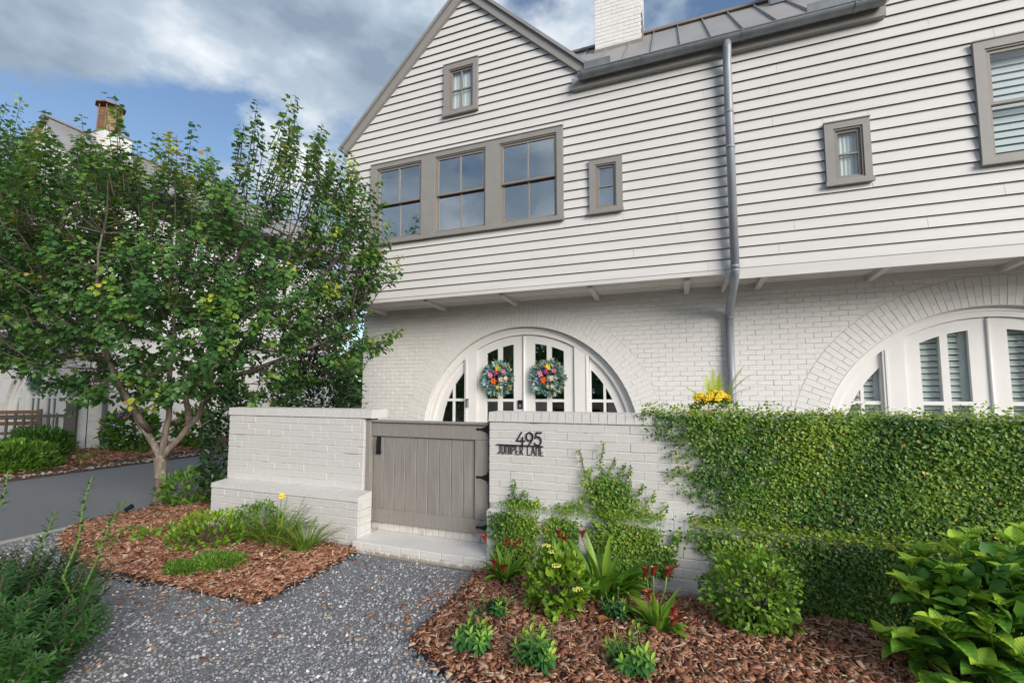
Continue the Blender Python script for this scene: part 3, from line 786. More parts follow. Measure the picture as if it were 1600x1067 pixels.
# windows
def window(trim, opens, glassmat, room, sill=True, shade=None):
    X0, X1, A, B = trim
    mb = MB(); mb.plate([(X0, A), (X1, A), (X1, B), (X0, B)], [[(a, c), (b, c), (b, d), (a, d)] for a, b, c, d, s in opens], YU - .045, YU + .029)
    w = build(mb, 'window', M_TRIM, house)
    if sill:
        mb = MB(); mb.box((X0 - .014, YU - .068, A - .006), (X1 + .014, YU - .02, A + .048)); build(mb, 'sill', M_TRIM, w)
    mb = MB(); mb.box((X0 - .006, YU - .058, B + .001), (X1 + .006, YU - .01, B + .014)); build(mb, 'head_flashing', M_TRIM, w)
    for a, b, c, d, style in opens:
        fr = MB(); fr.plate([(a - .004, c - .004), (b + .004, c - .004), (b + .004, d + .004), (a - .004, d + .004)], [[(a + .022, c + .022), (b - .022, c + .022), (b - .022, d - .022), (a + .022, d - .022)]], YU - .03, YU + .10)
        build(fr, 'jamb', M_SASH, w)
        def sash(x0, x1, z0, z1, nx, nz, y, st=.035, mw=.011):
            hs = []
            W, Hh = (x1 - x0 - 2 * st), (z1 - z0 - 2 * st)
            for i in range(nx):
                for k in range(nz):
                    hs.append((x0 + st + W * i / nx + (mw if i else 0), x0 + st + W * (i + 1) / nx - (mw if i < nx - 1 else 0),
                               z0 + st + Hh * k / nz + (mw if k else 0), z0 + st + Hh * (k + 1) / nz - (mw if k < nz - 1 else 0)))
            m = MB(); m.plate([(x0, z0), (x1, z0), (x1, z1), (x0, z1)], [[(p, r), (q, r), (q, s2), (p, s2)] for p, q, r, s2 in hs], y, y + .035)
            build(m, 'sash', M_SASH, w)
            for p, q, r, s2 in hs:
                m = MB(); t = random.uniform(-.0012, .0012); u = random.uniform(-.0012, .0012)
                m.hexa([(p - .002, y + .016 + t, r - .002), (q + .002, y + .016 - t, r - .002), (q + .002, y + .021 - t, r - .002), (p - .002, y + .021 + t, r - .002),
                        (p - .002, y + .016 + u, s2 + .002), (q + .002, y + .016 - u, s2 + .002), (q + .002, y + .021 - u, s2 + .002), (p - .002, y + .021 + u, s2 + .002)])
                build(m, 'pane', glassmat, w)
        i = .023
        if style == 'hung':
            zm = (c + d) / 2
            sash(a + i, b - i, zm - .02, d - i, 2, 1, YU - .012); sash(a + i, b - i, c + i, zm + .022, 2, 1, YU + .028)
        elif style == 'hung1':
            zm = (c + d) / 2
            sash(a + i, b - i, zm - .02, d - i, 1, 1, YU - .012); sash(a + i, b - i, c + i, zm + .022, 1, 1, YU + .028)
        elif style == 'four': sash(a + i, b - i, c + i, d - i, 2, 2, YU - .005, .03)
        else: sash(a + i, b - i, c + i, d - i, 1, 2, YU - .005, .03)
        if shade == 'blind':
            z = c + .03; zt = d - .02
            while z < zt:
                m = MB(); m.hexa([(a + .01, YU + .13, z), (b - .01, YU + .13, z), (b - .01, YU + .134, z), (a + .01, YU + .134, z), (a + .01, YU + .155, z + .078), (b - .01, YU + .155, z + .078), (b - .01, YU + .159, z + .078), (a + .01, YU + .159, z + .078)])
                build(m, 'blind_slat', M_BLIND, w); z += .088
        elif shade == 'curtain':
            m = MB(); k = 14
            for q in range(k):
                xa, xb = a + (b - a) * q / k, a + (b - a) * (q + 1) / k
                ya, yb = YU + .055 + .010 * (q % 2), YU + .055 + .010 * ((q + 1) % 2)
                m.add([(xa, ya, c - .02), (xb, yb, c - .02), (xb, yb, d + .02), (xa, ya, d + .02)], [(0, 1, 2, 3)])
            build(m, 'curtain', M_BLIND, w)
        elif shade == 'roller':
            m = MB(); m.tube([(a + .02, YU + .14, d - .075), (b - .02, YU + .14, d - .075)], .03, 10); m.box((a + .03, YU + .138, d - .14), (b - .03, YU + .142, d - .08)); build(m, 'roller_shade', M_BLIND, w)
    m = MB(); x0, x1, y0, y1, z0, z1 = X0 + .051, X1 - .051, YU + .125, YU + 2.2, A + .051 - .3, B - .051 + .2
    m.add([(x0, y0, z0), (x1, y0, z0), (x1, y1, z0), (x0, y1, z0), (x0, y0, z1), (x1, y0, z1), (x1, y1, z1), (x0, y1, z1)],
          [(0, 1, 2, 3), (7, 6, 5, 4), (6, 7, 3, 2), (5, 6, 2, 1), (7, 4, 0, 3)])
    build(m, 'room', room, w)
    return w
window(OPEN[0], [(-5.13, -4.165, 4.26, 5.625, 'hung'), (-3.89, -2.925, 4.26, 5.625, 'hung'), (-2.675, -1.70, 4.26, 5.625, 'hung')], M_GLASS, M_DARK, shade='roller')
window(OPEN[1], [(-3.64, -3.17, 6.40, 7.17, 'four')], M_GLASS_C, M_ROOM, shade='curtain')
window(OPEN[2], [(-1.10, -.79, 4.285, 4.97, 'two')], M_GLASS, M_DARK, shade='curtain')
window(OPEN[3], [(1.955, 2.265, 4.215, 4.885, 'two')], M_GLASS_C, M_BLIND, shade='curtain')
window(OPEN[4], [(3.485, 4.45, 4.22, 5.545, 'hung1')], M_GLASS_C, M_ROOM, shade='blind')

# rakes, gable roofs, main standing seam roof
def rake(ax, az, sgn, ln):
    ux, uz = sgn / math.hypot(1, SL), -SL / math.hypot(1, SL)
    nx, nz = -uz * sgn * 1.0, abs(ux)
    nx = sgn * SL / math.hypot(1, SL)
    def q(t, o): return (ax + ux * t + nx * o, az + uz * t + nz * o)
    mb = MB()
    p = [q(0, -.02), q(ln, -.02), q(ln, .105), q(0, .105)]
    if sgn > 0: p[0] = (ax, q(0, -.02)[1] - 0); p[3] = (ax, az + .105 * math.hypot(1, SL))
    else: p[0] = (ax, q(0, -.02)[1]); p[3] = (ax, az + .105 * math.hypot(1, SL))
    p[0] = (ax, az - .02 * math.hypot(1, SL))
    if sgn < 0: p = p[::-1]
    mb.plate(p, [], YU - .06, YU + .02)
    build(mb, 'rake_board', M_TRIM, house)
    mb = MB()
    k = math.hypot(1, SL)
    a, b, c, d = (ax, az + .107 * k), q(ln + .03, .107), q(ln + .03, .155), (ax, az + .155 * k)
    pl = [a, b, c, d] if sgn > 0 else [d, c, b, a]
    mb.plate(pl, [], YU - .10, 9.6)
    build(mb, 'gable_roof', M_ROOF, house)
LN = (APZ - 6.33) / SL * math.hypot(1, SL)
rake(APX, APZ, 1, LN - .03); rake(APX, APZ, -1, (APX - UX0) * math.hypot(1, SL) + .02)
rake(APX2, APZ, -1, LN - .03); rake(APX2, APZ, 1, LN + .1)
YE, ZE, YR = 6.53, 6.43, 8.47
ZR = ZE + (YR - YE)
def roof_pt(x, t, o=0): return (x, YE + t - o * .7071, ZE + t + o * .7071)
px = -1.92
TT = YR - YE
main = MB()
def t0_(x):
    zg = max(APZ - SL * abs(x - APX), APZ - SL * abs(x - APX2)) + .14
    return min(TT - .02, max(0, zg - ZE))
def slab(m, x0, x1, th=.02):
    a, b = t0_(x0), t0_(x1)
    m.hexa([roof_pt(x0, a, -th), roof_pt(x1, b, -th), roof_pt(x1, TT, -th), roof_pt(x0, TT, -th), roof_pt(x0, a), roof_pt(x1, b), roof_pt(x1, TT), roof_pt(x0, TT)])
main.hexa([(-5.8, YR + .02, ZR - .03), (6.9, YR + .02, ZR - .03), (6.9, 14.1, 2.8), (-5.8, 14.1, 2.8), (-5.8, YR + .02, ZR), (6.9, YR + .02, ZR), (6.9, 14.1, 2.83), (-5.8, 14.1, 2.83)])
while px < 3.3:
    m = MB(); x1 = px + .42; slab(m, px, x1 - .003)
    ts = t0_(x1) + .01
    m.hexa([roof_pt(x1 - .016, ts, .001), roof_pt(x1 - .004, ts, .001), roof_pt(x1 - .004, TT, .001), roof_pt(x1 - .016, TT, .001), roof_pt(x1 - .016, ts, .034), roof_pt(x1 - .004, ts, .034), roof_pt(x1 - .004, TT, .034), roof_pt(x1 - .016, TT, .034)])
    build(m, 'roof_panel', M_ROOF, house); px = x1
mr = build(main, 'main_roof', M_ROOF, house)
mb = MB(); mb.plate([(-5.8, ZR - .01), (6.9, ZR - .01), (6.9, ZR + .035), (-5.8, ZR + .035)], [], YR - .07, YR + .09); build(mb, 'ridge_cap', M_SASH, house)
mb = MB(); mb.box((-1.44, YU - .075, 6.235), (2.57, YU + .019, 6.415)); build(mb, 'fascia_board', M_TRIM, house)
# half round gutter
def half_round(m, x0, x1, yc, zc, r, n=10, th=.006):
    o = [(yc + r * math.cos(math.pi + math.pi * k / n), zc + r * math.sin(math.pi + math.pi * k / n)) for k in range(n + 1)]
    i = [(yc + (r - th) * math.cos(math.pi + math.pi * k / n), zc + (r - th) * math.sin(math.pi + math.pi * k / n)) for k in range(n + 1)]
    ring = o + i[::-1]; L = len(ring)
    m.add([(x0, y, z) for y, z in ring] + [(x1, y, z) for y, z in ring], [(k, (k + 1) % L, L + (k + 1) % L, L + k) for k in range(L)])
    for x in (x0, x1):
        m.add([(x, y, z) for y, z in o], [tuple(range(n + 1)), tuple(range(n, -1, -1))])
GY, GZ, GR = 6.455, 6.385, .078
mb = MB(); half_round(mb, -1.315, 2.53, GY, GZ, GR); mb.tube([(-1.315, GY - GR, GZ + .004), (2.53, GY - GR, GZ + .004)], .011, 8)
gut = build(mb, 'gutter', M_ZINC, house, smooth=False)
for gx in (-1.24, -.36, .95, 2.22):
    m = MB(); half_round(m, gx - .014, gx + .014, GY, GZ, GR + .007, 10, .006); build(m, 'gutter_bracket', M_ZINC, gut)
for x0, x1 in ((-1.23, -.83), (1.72, 2.36)):
    m = MB(); m.hexa([(x0, GY + .03, GZ + .01), (x1, GY + .03, GZ + .01), (x1, GY + .036, GZ + .01), (x0, GY + .036, GZ + .01), (x0, GY + .03, GZ + .21), (x1, GY + .03, GZ + .21), (x1, GY + .036, GZ + .21), (x0, GY + .036, GZ + .21)])
    build(m, 'splash_guard', M_ZINC, gut)
# downspout with corrugated elbow
mb = MB(); PX = .755
path = [(PX, GY, GZ - .05), (PX, GY + .005, GZ - .16), (PX, YU - .095, GZ - .32), (PX, YU - .10, GZ - .5), (PX, YU - .10, 3.16)]
mb.tube(path, .055, 16)
elb = []; rr = []
for k in range(41):
    t = k / 40.; s = t * t * (3 - 2 * t)
    elb.append((PX, (YU - .10) + (YB - .075 - YU + .10) * s, 3.16 - .50 * t)); rr.append(.057 + (.004 if k % 3 == 1 else 0))
mb.tube(elb, rr, 16)
mb.tube([(PX, YB - .075, 2.66), (PX, YB - .075, .15)], .053, 16)
for z in (5.35, 4.85, 3.19, 2.64): mb.tube([(PX, (YU - .10) if z > 3 else YB - .075, z + .02), (PX, (YU - .10) if z > 3 else YB - .075, z - .02)], .0595, 16)
build(mb, 'downspout', M_PIPE, house, smooth=True)
# chimneys
def chimney(x0, x1, y0, y1, zb, zt, parent):
    m = MB(); m.box((x0 + .006, y0 + .006, zb), (x1 - .006, y1 - .006, zt))
    c = build(m, 'chimney', M_MORTAR_F, parent)
    m = MB(); z = zb; r = 0
    while z < zt - .02:
        x = x0 - (.1 if r % 2 else 0)
        while x < x1 - .02:
            a, b = max(x0, x), min(x + .2, x1)
            if b - a > .03: m.bevel((a, y0 + random.uniform(-.002, .002), z), (b, y0 + .03, z + .068), .004)
            x += .2065
        y = y0 + .031 - (.1 if r % 2 else 0)
        while y < y1:
            a, b = max(y0 + .031, y), min(y + .2, y1)
            if b - a > .03:
                m.box((x1 - .02, a, z), (x1 + random.uniform(-.002, .002), b, z + .068)); m.box((x0 + random.uniform(-.002, .002), a, z), (x0 + .02, b, z + .068))
            y += .2065
        z += .0745; r += 1
    build(m, 'brick_courses', M_BRICK, c, 'stuff')
    return c
chm = chimney(-1.30, -.45, 7.98, 8.85, 7.3, 10.6, house)
mb = MB(); mb.box((-1.31, 7.955, 7.82), (-.44, 7.977, 7.925)); mb.box((-.446, 7.98, 7.9), (-.436, 8.9, 8.46)); build(mb, 'flashing', M_SASH, chm)
c2 = chimney(1.66, 2.5, 8.12, 8.9, 7.6, 10.2, house)
mb = MB(); mb.box((1.62, 8.07, 8.0), (2.54, 8.115, 8.13)); build(mb, 'flashing', M_ZINC, c2)
# ------------------------------------------------------------------ garden walls of painted brick
CW, WY, PY_ = .0736, 3.87, 3.665
def garden_wall(t, x0, x1, capx0, capx1, px0, px1, xsplit, end_sides):
    core = MB()
    core.box((x0 + .006, WY + .0048, -.1), (x1 - .006, WY + .24, 1.245)); core.box((px0 + .006, PY_ + .0048, -.1), (px1 - .006, WY + .004, .44))
    wallp = build(core, 'mortar_core', M_MORTAR, t)
    rest = MB(); L = .2135
    st = brick_mesh('garden_stretcher', L - .0018, CW - .0060, .028, M_BRICK_W)
    def put(a, b, y, z0, z1, full):
        yy = y + .001 + random.uniform(-.0025, .0015)
        if a > xsplit: rest.bevel((a, yy, z0), (b, y + .028, z1), .004); return
        if full: ob('brick', random.choice(st), t, loc=((a + b) / 2, yy, (z0 + z1) / 2 + random.uniform(-.0015, .0015)))
        else:
            m = MB(); m.bevel((a - (a + b) / 2, 0, z0 - (z0 + z1) / 2), (b - (a + b) / 2, .028, z1 - (z0 + z1) / 2), .004, 0, .4)
            ob('brick', m.mesh('brick', M_BRICK_W), t, loc=((a + b) / 2, yy, (z0 + z1) / 2))
    def rows(xa, xb, y, zt, n):
        for r in range(n):
            z1 = zt - r * CW - .0060; z0 = z1 - CW + .0060
            x = xa - (L / 2 if r % 2 else 0)
            while x < xb - .015:
                a, b = max(x, xa), min(x + L - .0018, xb)
                if b - a > .02: put(a, b, y, z0, z1, b - a > L - .0022)
                x += L
    rows(x0, x1, WY, 1.241, 10); rows(px0, px1, PY_, .432, 6)
    # end faces
    for xs, xe, y0, y1, zt, n in ([(x1, 1, WY + .03, WY + .24, 1.241, 10), (px1, 1, PY_ + .03, WY - .002, .432, 6)] if 1 in end_sides else []) + ([(x0, -1, WY + .03, WY + .24, 1.241, 10), (px0, -1, PY_ + .03, WY - .002, .432, 6)] if -1 in end_sides else []):
        for r in range(n):
            z1 = zt - r * CW - .0065; z0 = z1 - CW + .0065; m = MB()
            jj = random.uniform(-.002, .002)
            m.box((xs - .02 if xe > 0 else xs + jj, y0 + .002, z0), (xs + jj if xe > 0 else xs + .02, y1, z1)); build(m, 'brick', M_BRICK_W, t)
    # rowlock caps
    def cap(xa, xb, ya, yb, zb, zt, zf):
        x = xa; n = max(1, round((xb - xa) / .0735)); w = (xb - xa) / n
        for k in range(n):
            a, b = xa + k * w + .0011, xa + (k + 1) * w - .0011; j = random.uniform(-.002, .002)
            m = rest if a > xsplit else MB()
            c = .005
            m.hexa([(a, ya + j + c, zb), (b, ya + j + c, zb), (b, yb, zb), (a, yb, zb), (a, ya + j, zb + c), (b, ya + j, zb + c), (b, yb, zb + c), (a, yb, zb + c)])
            m.hexa([(a, ya + j, zb + c), (b, ya + j, zb + c), (b, yb, zb + c), (a, yb, zb + c), (a + .002, ya + j + .007, zf), (b - .002, ya + j + .007, zf), (b - .002, yb, zt), (a + .002, yb, zt)])
            if m is not rest: build(m, 'cap_brick', M_BRICK_W, t)
    cap(capx0, capx1, WY - .012, WY + .255, 1.246, 1.338, 1.336)
    cap(px0 - .002, px1 + .002, PY_ - .008, WY + .001, .438, .510, .490)
    m = MB(); m.box((capx0 + .01, WY + .002, 1.25), (capx1 - .01, WY + .245, 1.332)); m.hexa([(px0 + .008, PY_ - .001, .442), (px1 - .008, PY_ - .001, .442), (px1 - .008, WY + .0005, .442), (px0 + .008, WY + .0005, .442), (px0 + .008, PY_ - .001, .485), (px1 - .008, PY_ - .001, .485), (px1 - .008, WY + .0005, .507), (px0 + .008, WY + .0005, .507)]); build(m, 'cap_mortar', M_MORTAR, t)
    if rest.v: build(rest, 'brick_courses', M_BRICK_W, t, 'stuff')
gwl = thing('garden_wall', (-4.0, 3.87, 0), 'short white painted brick wall with stepped plinth to the left of the gate', 'garden wall')
garden_wall(gwl, -5.06, -3.10, -5.07, -2.992, -5.03, -2.978, 99, (1,))
gwr = thing('garden_wall', (0, 3.87, 0), 'long white painted brick wall with house number, half covered in climbing fig', 'garden wall')
garden_wall(gwr, -1.667, 5.0, -1.672, 5.0, -1.60, 5.0, .42, (-1,))
# doorstep
stp = thing('doorstep', (-2.3, 3.7, 0), 'low white painted brick step under the grey gate', 'doorstep')
mb = MB(); mb.box((-2.974, 3.607, -.1), (-1.604, 3.98, .096)); mb.box((-3.09, 3.981, -.1), (-1.68, 4.4, .188)); build(mb, 'tread', M_STEP, stp)
for r in range(2):
    x = -2.974 - (.1 if r else 0)
    while x < -1.61:
        a, b = max(x, -2.974), min(x + .208, -1.604)
        if b - a > .02:
            m = MB(); m.bevel((a, 3.590 + random.uniform(-.002, .002), .0 + r * .051 - .012), (b, 3.608, .046 + r * .051 - .008 + (.008 if r else 0)), .004); build(m, 'brick', M_STEP, stp)
        x += .213
x = -3.08
M_STAIN = plain('stained_brick', (.60, .57, .53), .1, 10, .7, bump=.4, bscale=80, stains=(16, .58, (.10, .075, .055), (1, 1, .35)))
while x < -1.70:
    m = MB(); m.bevel((x, 3.972 + random.uniform(-.002, .002), .098), (min(x + .069, -1.69), 3.982, .186), .003); build(m, 'brick', M_STAIN, stp); x += .0755

# ------------------------------------------------------------------ gate
gate = thing('garden_gate', (-2.38, 3.98, .19), 'grey stained vertical board gate with black strap hinges between the brick walls', 'gate')
GX0, GX1, GYF = -3.035, -1.703, 3.955
mb = MB(); mb.bevel((GX0, GYF - .022, 1.062), (GX1, GYF + .02, 1.205), .004); build(mb, 'top_rail', M_GATE, gate)
mb = MB(); mb.bevel((GX0 - .01, GYF - .045, 1.207), (GX1, GYF + .05, 1.228), .004); build(mb, 'gate_cap', M_GATE, gate)
mb = MB(); mb.bevel((GX0, GYF - .022, .188), (GX1, GYF + .02, .316), .004); build(mb, 'bottom_rail', M_GATE, gate)
mb = MB(); mb.bevel((-1.846, GYF - .021, .318), (GX1, GYF + .02, 1.060), .004); build(mb, 'stile', M_GATE, gate)
mb = MB(); mb.bevel((-3.095, GYF - .05, .15), (GX0 - .006, GYF + .06, 1.236), .004); build(mb, 'gate_post', M_GATE, gate)
bw = (-1.848 - GX0) / 9
for k in range(9):
    m = MB(); m.bevel((GX0 + k * bw + .0022, GYF + random.uniform(-.002, .002), .25), (GX0 + (k + 1) * bw - .0022, GYF + .022, 1.10), .004)
    build(m, 'board', M_GATE, gate)
mb = MB(); mb.box((GX0, GYF + .023, .26), (-1.85, GYF + .03, 1.09)); build(mb, 'backing', M_DARK, gate)
for hz in (1.165, .715, .25):
    m = MB(); y = GYF - .028
    m.plate([(-1.712, hz - .036), (-1.712, hz + .036), (-1.735, hz + .026), (-1.77, hz + .012), (-1.80, hz + .008), (-1.815, hz + .014), (-1.832, hz), (-1.815, hz - .014), (-1.80, hz - .008), (-1.77, hz - .012), (-1.735, hz - .026)], [], y, y + .006)
    m.tube([(-1.704, y, hz - .05), (-1.704, y, hz + .05)], .008, 8)
    for sx in (-1.73, -1.765, -1.80): m.tube([(sx, y - .004, hz), (sx, y, hz)], .004, 6)
    build(m, 'hinge', M_IRON, gate)
mb = MB(); y = GYF - .006
mb.plate([(-2.984, .895), (-2.938, .895), (-2.938, 1.045), (-2.950, 1.062), (-2.972, 1.062), (-2.984, 1.045)], [], y - .004, y + .004)
mb.tube([(-2.961, y - .004, 1.03), (-2.961, y - .035, 1.02), (-2.961, y - .04, .97), (-2.961, y - .035, .92), (-2.961, y - .004, .91)], .008, 8)
mb.tube([(-2.961, y - .02, 1.046), (-2.961, y - .004, 1.046)], .013, 8); mb.box((-2.99, y - .012, .875), (-2.932, y + .002, .905))
build(mb, 'latch', M_IRON, gate)

# ------------------------------------------------------------------ house number sign
sgn = thing('house_number_sign', (-1.37, 3.86, 1.0), 'black metal sign reading 495 JUNIPER LANE on the white brick wall', 'house sign')
def arcs(cx, cz, rx, rz, a0, a1, n=12): return [(cx + rx * math.cos(math.radians(a0 + (a1 - a0) * i / n)), cz + rz * math.sin(math.radians(a0 + (a1 - a0) * i / n))) for i in range(n + 1)]
GL = {'4': [[(.62, 1), (.02, .30), (1, .30)], [(.74, .58), (.74, 0)]],
      '9': [arcs(.5, .66, .42, .33, 0, 360, 22), [(.92, .66), (.86, .45), (.70, .22), (.42, 0)]],
      '5': [[(.92, 1), (.25, 1), (.16, .58)] + arcs(.42, .34, .46, .34, 115, -150, 16)],
      'J': [[(.75, 1), (.75, .25)] + arcs(.4, .25, .35, .25, 0, -160, 8)],
      'U': [[(.1, 1), (.1, .3)] + arcs(.5, .3, .4, .3, 180, 360, 10) + [(.9, 1)]],
      'N': [[(.1, 0), (.1, .8)] + arcs(.5, .7, .4, .3, 165, 15, 8) + [(.9, .8), (.9, 0)]],
      'M': [], 'I': [[(.5, 0), (.5, 1)]],
      'P': [[(.1, 0), (.1, 1), (.5, 1)] + arcs(.5, .72, .38, .28, 90, -90, 8) + [(.1, .44)]],
      'E': [[(.9, 1), (.1, 1), (.1, 0), (.9, 0)], [(.1, .34), (.75, .34)]],
      'R': [[(.1, 0), (.1, 1), (.5, 1)] + arcs(.5, .72, .38, .28, 90, -90, 8) + [(.1, .44)], [(.5, .44), (.9, 0)]],
      'L': [[(.1, 1), (.1, 0), (.9, 0)]], 'A': [[(.02, 0), (.5, 1), (.98, 0)], [(.2, .34), (.8, .34)]]}
def glyph(ch, x, z, w, h, st, name):
    m = MB(); y0, y1 = WY - .011, WY - .003
    for line in GL[ch]:
        P = [(x + a * w, z + b * h) for a, b in line]
        for i in range(len(P) - 1):
            d = Vector((P[i + 1][0] - P[i][0], P[i + 1][1] - P[i][1])); 
            if d.length < 1e-6: continue
            d.normalize(); n = Vector((-d.y, d.x)) * st / 2; e = d * st * .35
            a, b = Vector(P[i]) - e, Vector(P[i + 1]) + e
            yo = .0004 * (i % 3)
            q = [a - n, b - n, b + n, a + n]
            m.hexa([(p.x, y0 - yo, p.y) for p in q[:2]] + [(p.x, y1, p.y) for p in (q[1], q[0])] + [(p.x, y0 - yo, p.y) for p in (q[3], q[2])] + [(p.x, y1, p.y) for p in (q[2], q[3])])
    build(m, name, M_SIGN, sgn)
for ch, x, w in (('4', -1.394, .078), ('9', -1.306, .072), ('5', -1.224, .072)): glyph(ch, x, 1.046, w, .112, .0115, 'digit')
mb = MB(); mb.box((-1.588, WY - .0145, 1.034), (-1.148, WY - .003, 1.0435)); build(mb, 'bar', M_SIGN, sgn)
x = -1.574
for ch in 'JUNIPER LANE':
    w = {'I': .010, ' ': .022, 'A': .036, 'L': .028, 'J': .026}.get(ch, .031)
    if ch != ' ': glyph(ch, x, .958, w, .0765, .0046, 'letter')
    x += w + .0088

# ------------------------------------------------------------------ wreaths
def petal_flower(m, c, r, mi, ci, n=6, nrm=(0, -1, 0)):
    c = Vector(c); nn = Vector(nrm).normalized(); u = nn.orthogonal().normalized(); w = nn.cross(u); ph = random.uniform(0, 6)
    for ring, (rr, up) in enumerate(((1., .15), (.62, .45))):
        for k in range(n):
            a = ph + 2 * math.pi * (k + .5 * ring) / n; d = u * math.cos(a) + w * math.sin(a); s = u * -math.sin(a) + w * math.cos(a)
            b = c + nn * (.02 * ring); hw = rr * r * .36
            m.add([b, b + d * r * rr * .55 - s * hw + nn * r * up, b + d * r * rr + nn * r * up * .7, b + d * r * rr * .55 + s * hw + nn * r * up], [(0, 1, 2, 3)], mi)
    for k in range(6):
        a = 2 * math.pi * k / 6
    m.tube([c + nn * r * .1, c + nn * r * .42], [r * .22, r * .1], 6, ci)
def wreath(cx, cz, y, label, R=.215, n=560, flowers=True):
    t = thing('wreath', (cx, y, cz), label, 'wreath', 'wreaths on the arched entry doors' if flowers else None)
    a = RNG.uniform(0, 2 * np.pi, n); ph = RNG.uniform(0, 2 * np.pi, n); rr = .055 * np.sqrt(RNG.random(n))
    C = np.c_[cx + (R + rr * np.cos(ph)) * np.cos(a), y - np.abs(rr * np.sin(ph)), cz + (R + rr * np.cos(ph)) * np.sin(a)]
    rad = np.c_[np.cos(a), np.zeros(n), np.sin(a)]; tan = np.c_[-np.sin(a), np.zeros(n), np.cos(a)]
    D = rad * (np.cos(ph) * .8 + .25)[:, None] + tan * RNG.normal(.3, .5, n)[:, None] + np.c_[np.zeros(n), -np.abs(np.sin(ph)) * .8 - .1, np.zeros(n)]
    N = np.c_[RNG.normal(0, .5, n), -np.ones(n), RNG.normal(0, .5, n)]
    S = RNG.uniform(.05, .125, n); SS = np.c_[S * .8, S, S]
    ob('foliage', scatter_mesh('foliage', *LEAF_OVAL, C, D, N, SS, M_TEAL, np.clip(RNG.beta(1.8, 1.5, n), 0, 1)), t)
    mb = MB(); mb.tube([(cx + R * math.cos(q), y, cz + R * math.sin(q)) for q in np.linspace(0, 2 * math.pi, 25)], .03, 8, cap=False); build(mb, 'ring', M_TWIG, t)
    if flowers:
        mb = MB()
        for k in range(40):
            q = random.uniform(0, 6.28); d = Vector((math.cos(q), -.35, math.sin(q))); e = Vector((-d.z, 0, d.x)) * random.uniform(-.7, .7)
            b = Vector((cx, y - .03, cz)) + Vector((math.cos(q), 0, math.sin(q))) * R
            L = random.uniform(.10, .17); mb.tube([b, b + (d + e * .5) * L * .6, b + (d * .7 + e) * L], [.006, .006, .002], 5)
        build(mb, 'gold_twigs', M_GOLD, t, 'stuff')
        for dx, dz, r, col in ((.02, .19, .075, 0), (.13, .12, .06, 1), (-.02, .10, .055, 2), (-.13, .06, .065, 1), (-.06, -.05, .072, 3), (.09, -.02, .06, 4), (.17, 0, .05, 4), (-.17, -.09, .045, 5), (.10, -.17, .05, 4), (.02, -.16, .04, 0), (-.16, .16, .04, 5)):
            m = MB(); petal_flower(m, (cx + dx, y - .075, cz + dz), r, 0, 1, nrm=(random.uniform(-.3, .3), -1, random.uniform(-.1, .4)))
            build(m, 'flower', [(M_YELLOW, M_PINK, M_MAGENTA, M_ORANGE, M_CREAM, M_PURPLE)[col], M_GOLD], t)
    return t
wreath(-3.09, 1.765, yf1 - .05, 'colourful flower wreath with magenta bloom and gold twigs on the door with the keypad lock')
wreath(-2.145, 1.775, yf1 - .05, 'colourful flower wreath with two pink blooms on the right leaf of the double door')

# ------------------------------------------------------------------ plant builders
def foliage(center, rad, n, size, shape, mat, tint=(.45, .2), shell=.55, out=.8, up=.35, width=1., zmin=None, top_bright=.0, name='foliage'):
    c = np.array(center, float); r = np.array(rad, float)
    d = rdir(n); k = shell + (1 - shell) * RNG.random(n) ** .6
    lum = 1 + .16 * np.sin(d[:, 0] * 5 + c[0] * 7) * np.cos(d[:, 2] * 6 + c[1] * 3) + .10 * np.sin(d[:, 1] * 11)
    P = c + d * r * (k * lum)[:, None]
    if zmin is not None:
        ok = P[:, 2] > zmin; P, d, k = P[ok], d[ok], k[ok]; n = len(P)
    D = d * out + rdir(n) * .75 + np.array([0, 0, up]); N = d * .5 + np.c_[RNG.normal(0, .4, (n, 2)), np.full(n, .8)]
    S = RNG.uniform(.7, 1.25, n) * size
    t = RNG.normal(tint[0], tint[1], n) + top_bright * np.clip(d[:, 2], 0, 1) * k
    return scatter_mesh(name, *shape, P, D, N, np.c_[S * width, S, S], mat, np.clip(t, 0, 1))
def stems(base, tips, r=.006, mat=None, name='stem', parent=None, bend=.15):
    mb = MB(); base = Vector(base)
    for tp in tips:
        tp = Vector(tp); b = base + Vector((random.uniform(-.03, .03), random.uniform(-.03, .03), 0)); m = b.lerp(tp, .5) + Vector((random.uniform(-1, 1), random.uniform(-1, 1), random.uniform(-.2, .6))) * bend * (tp - b).length
        mb.tube([b, m, tp], [r, r * .75, r * .35], 5)
    return build(mb, name, mat or M_TWIG, parent)
def shrub(name, label, cat, base, center, rad, n, size, shape, mat, group=None, nst=16, **kw):
    t = thing(name, base, label, cat, group)
    ob('foliage', foliage(center, rad, n, size, shape, mat, **kw), t)
    d = rdir(nst); d[:, 2] = np.abs(d[:, 2]); tips = np.array(center) + d * np.array(rad) * .8
    stems(base, tips, .006, None, 'stem', t); return t
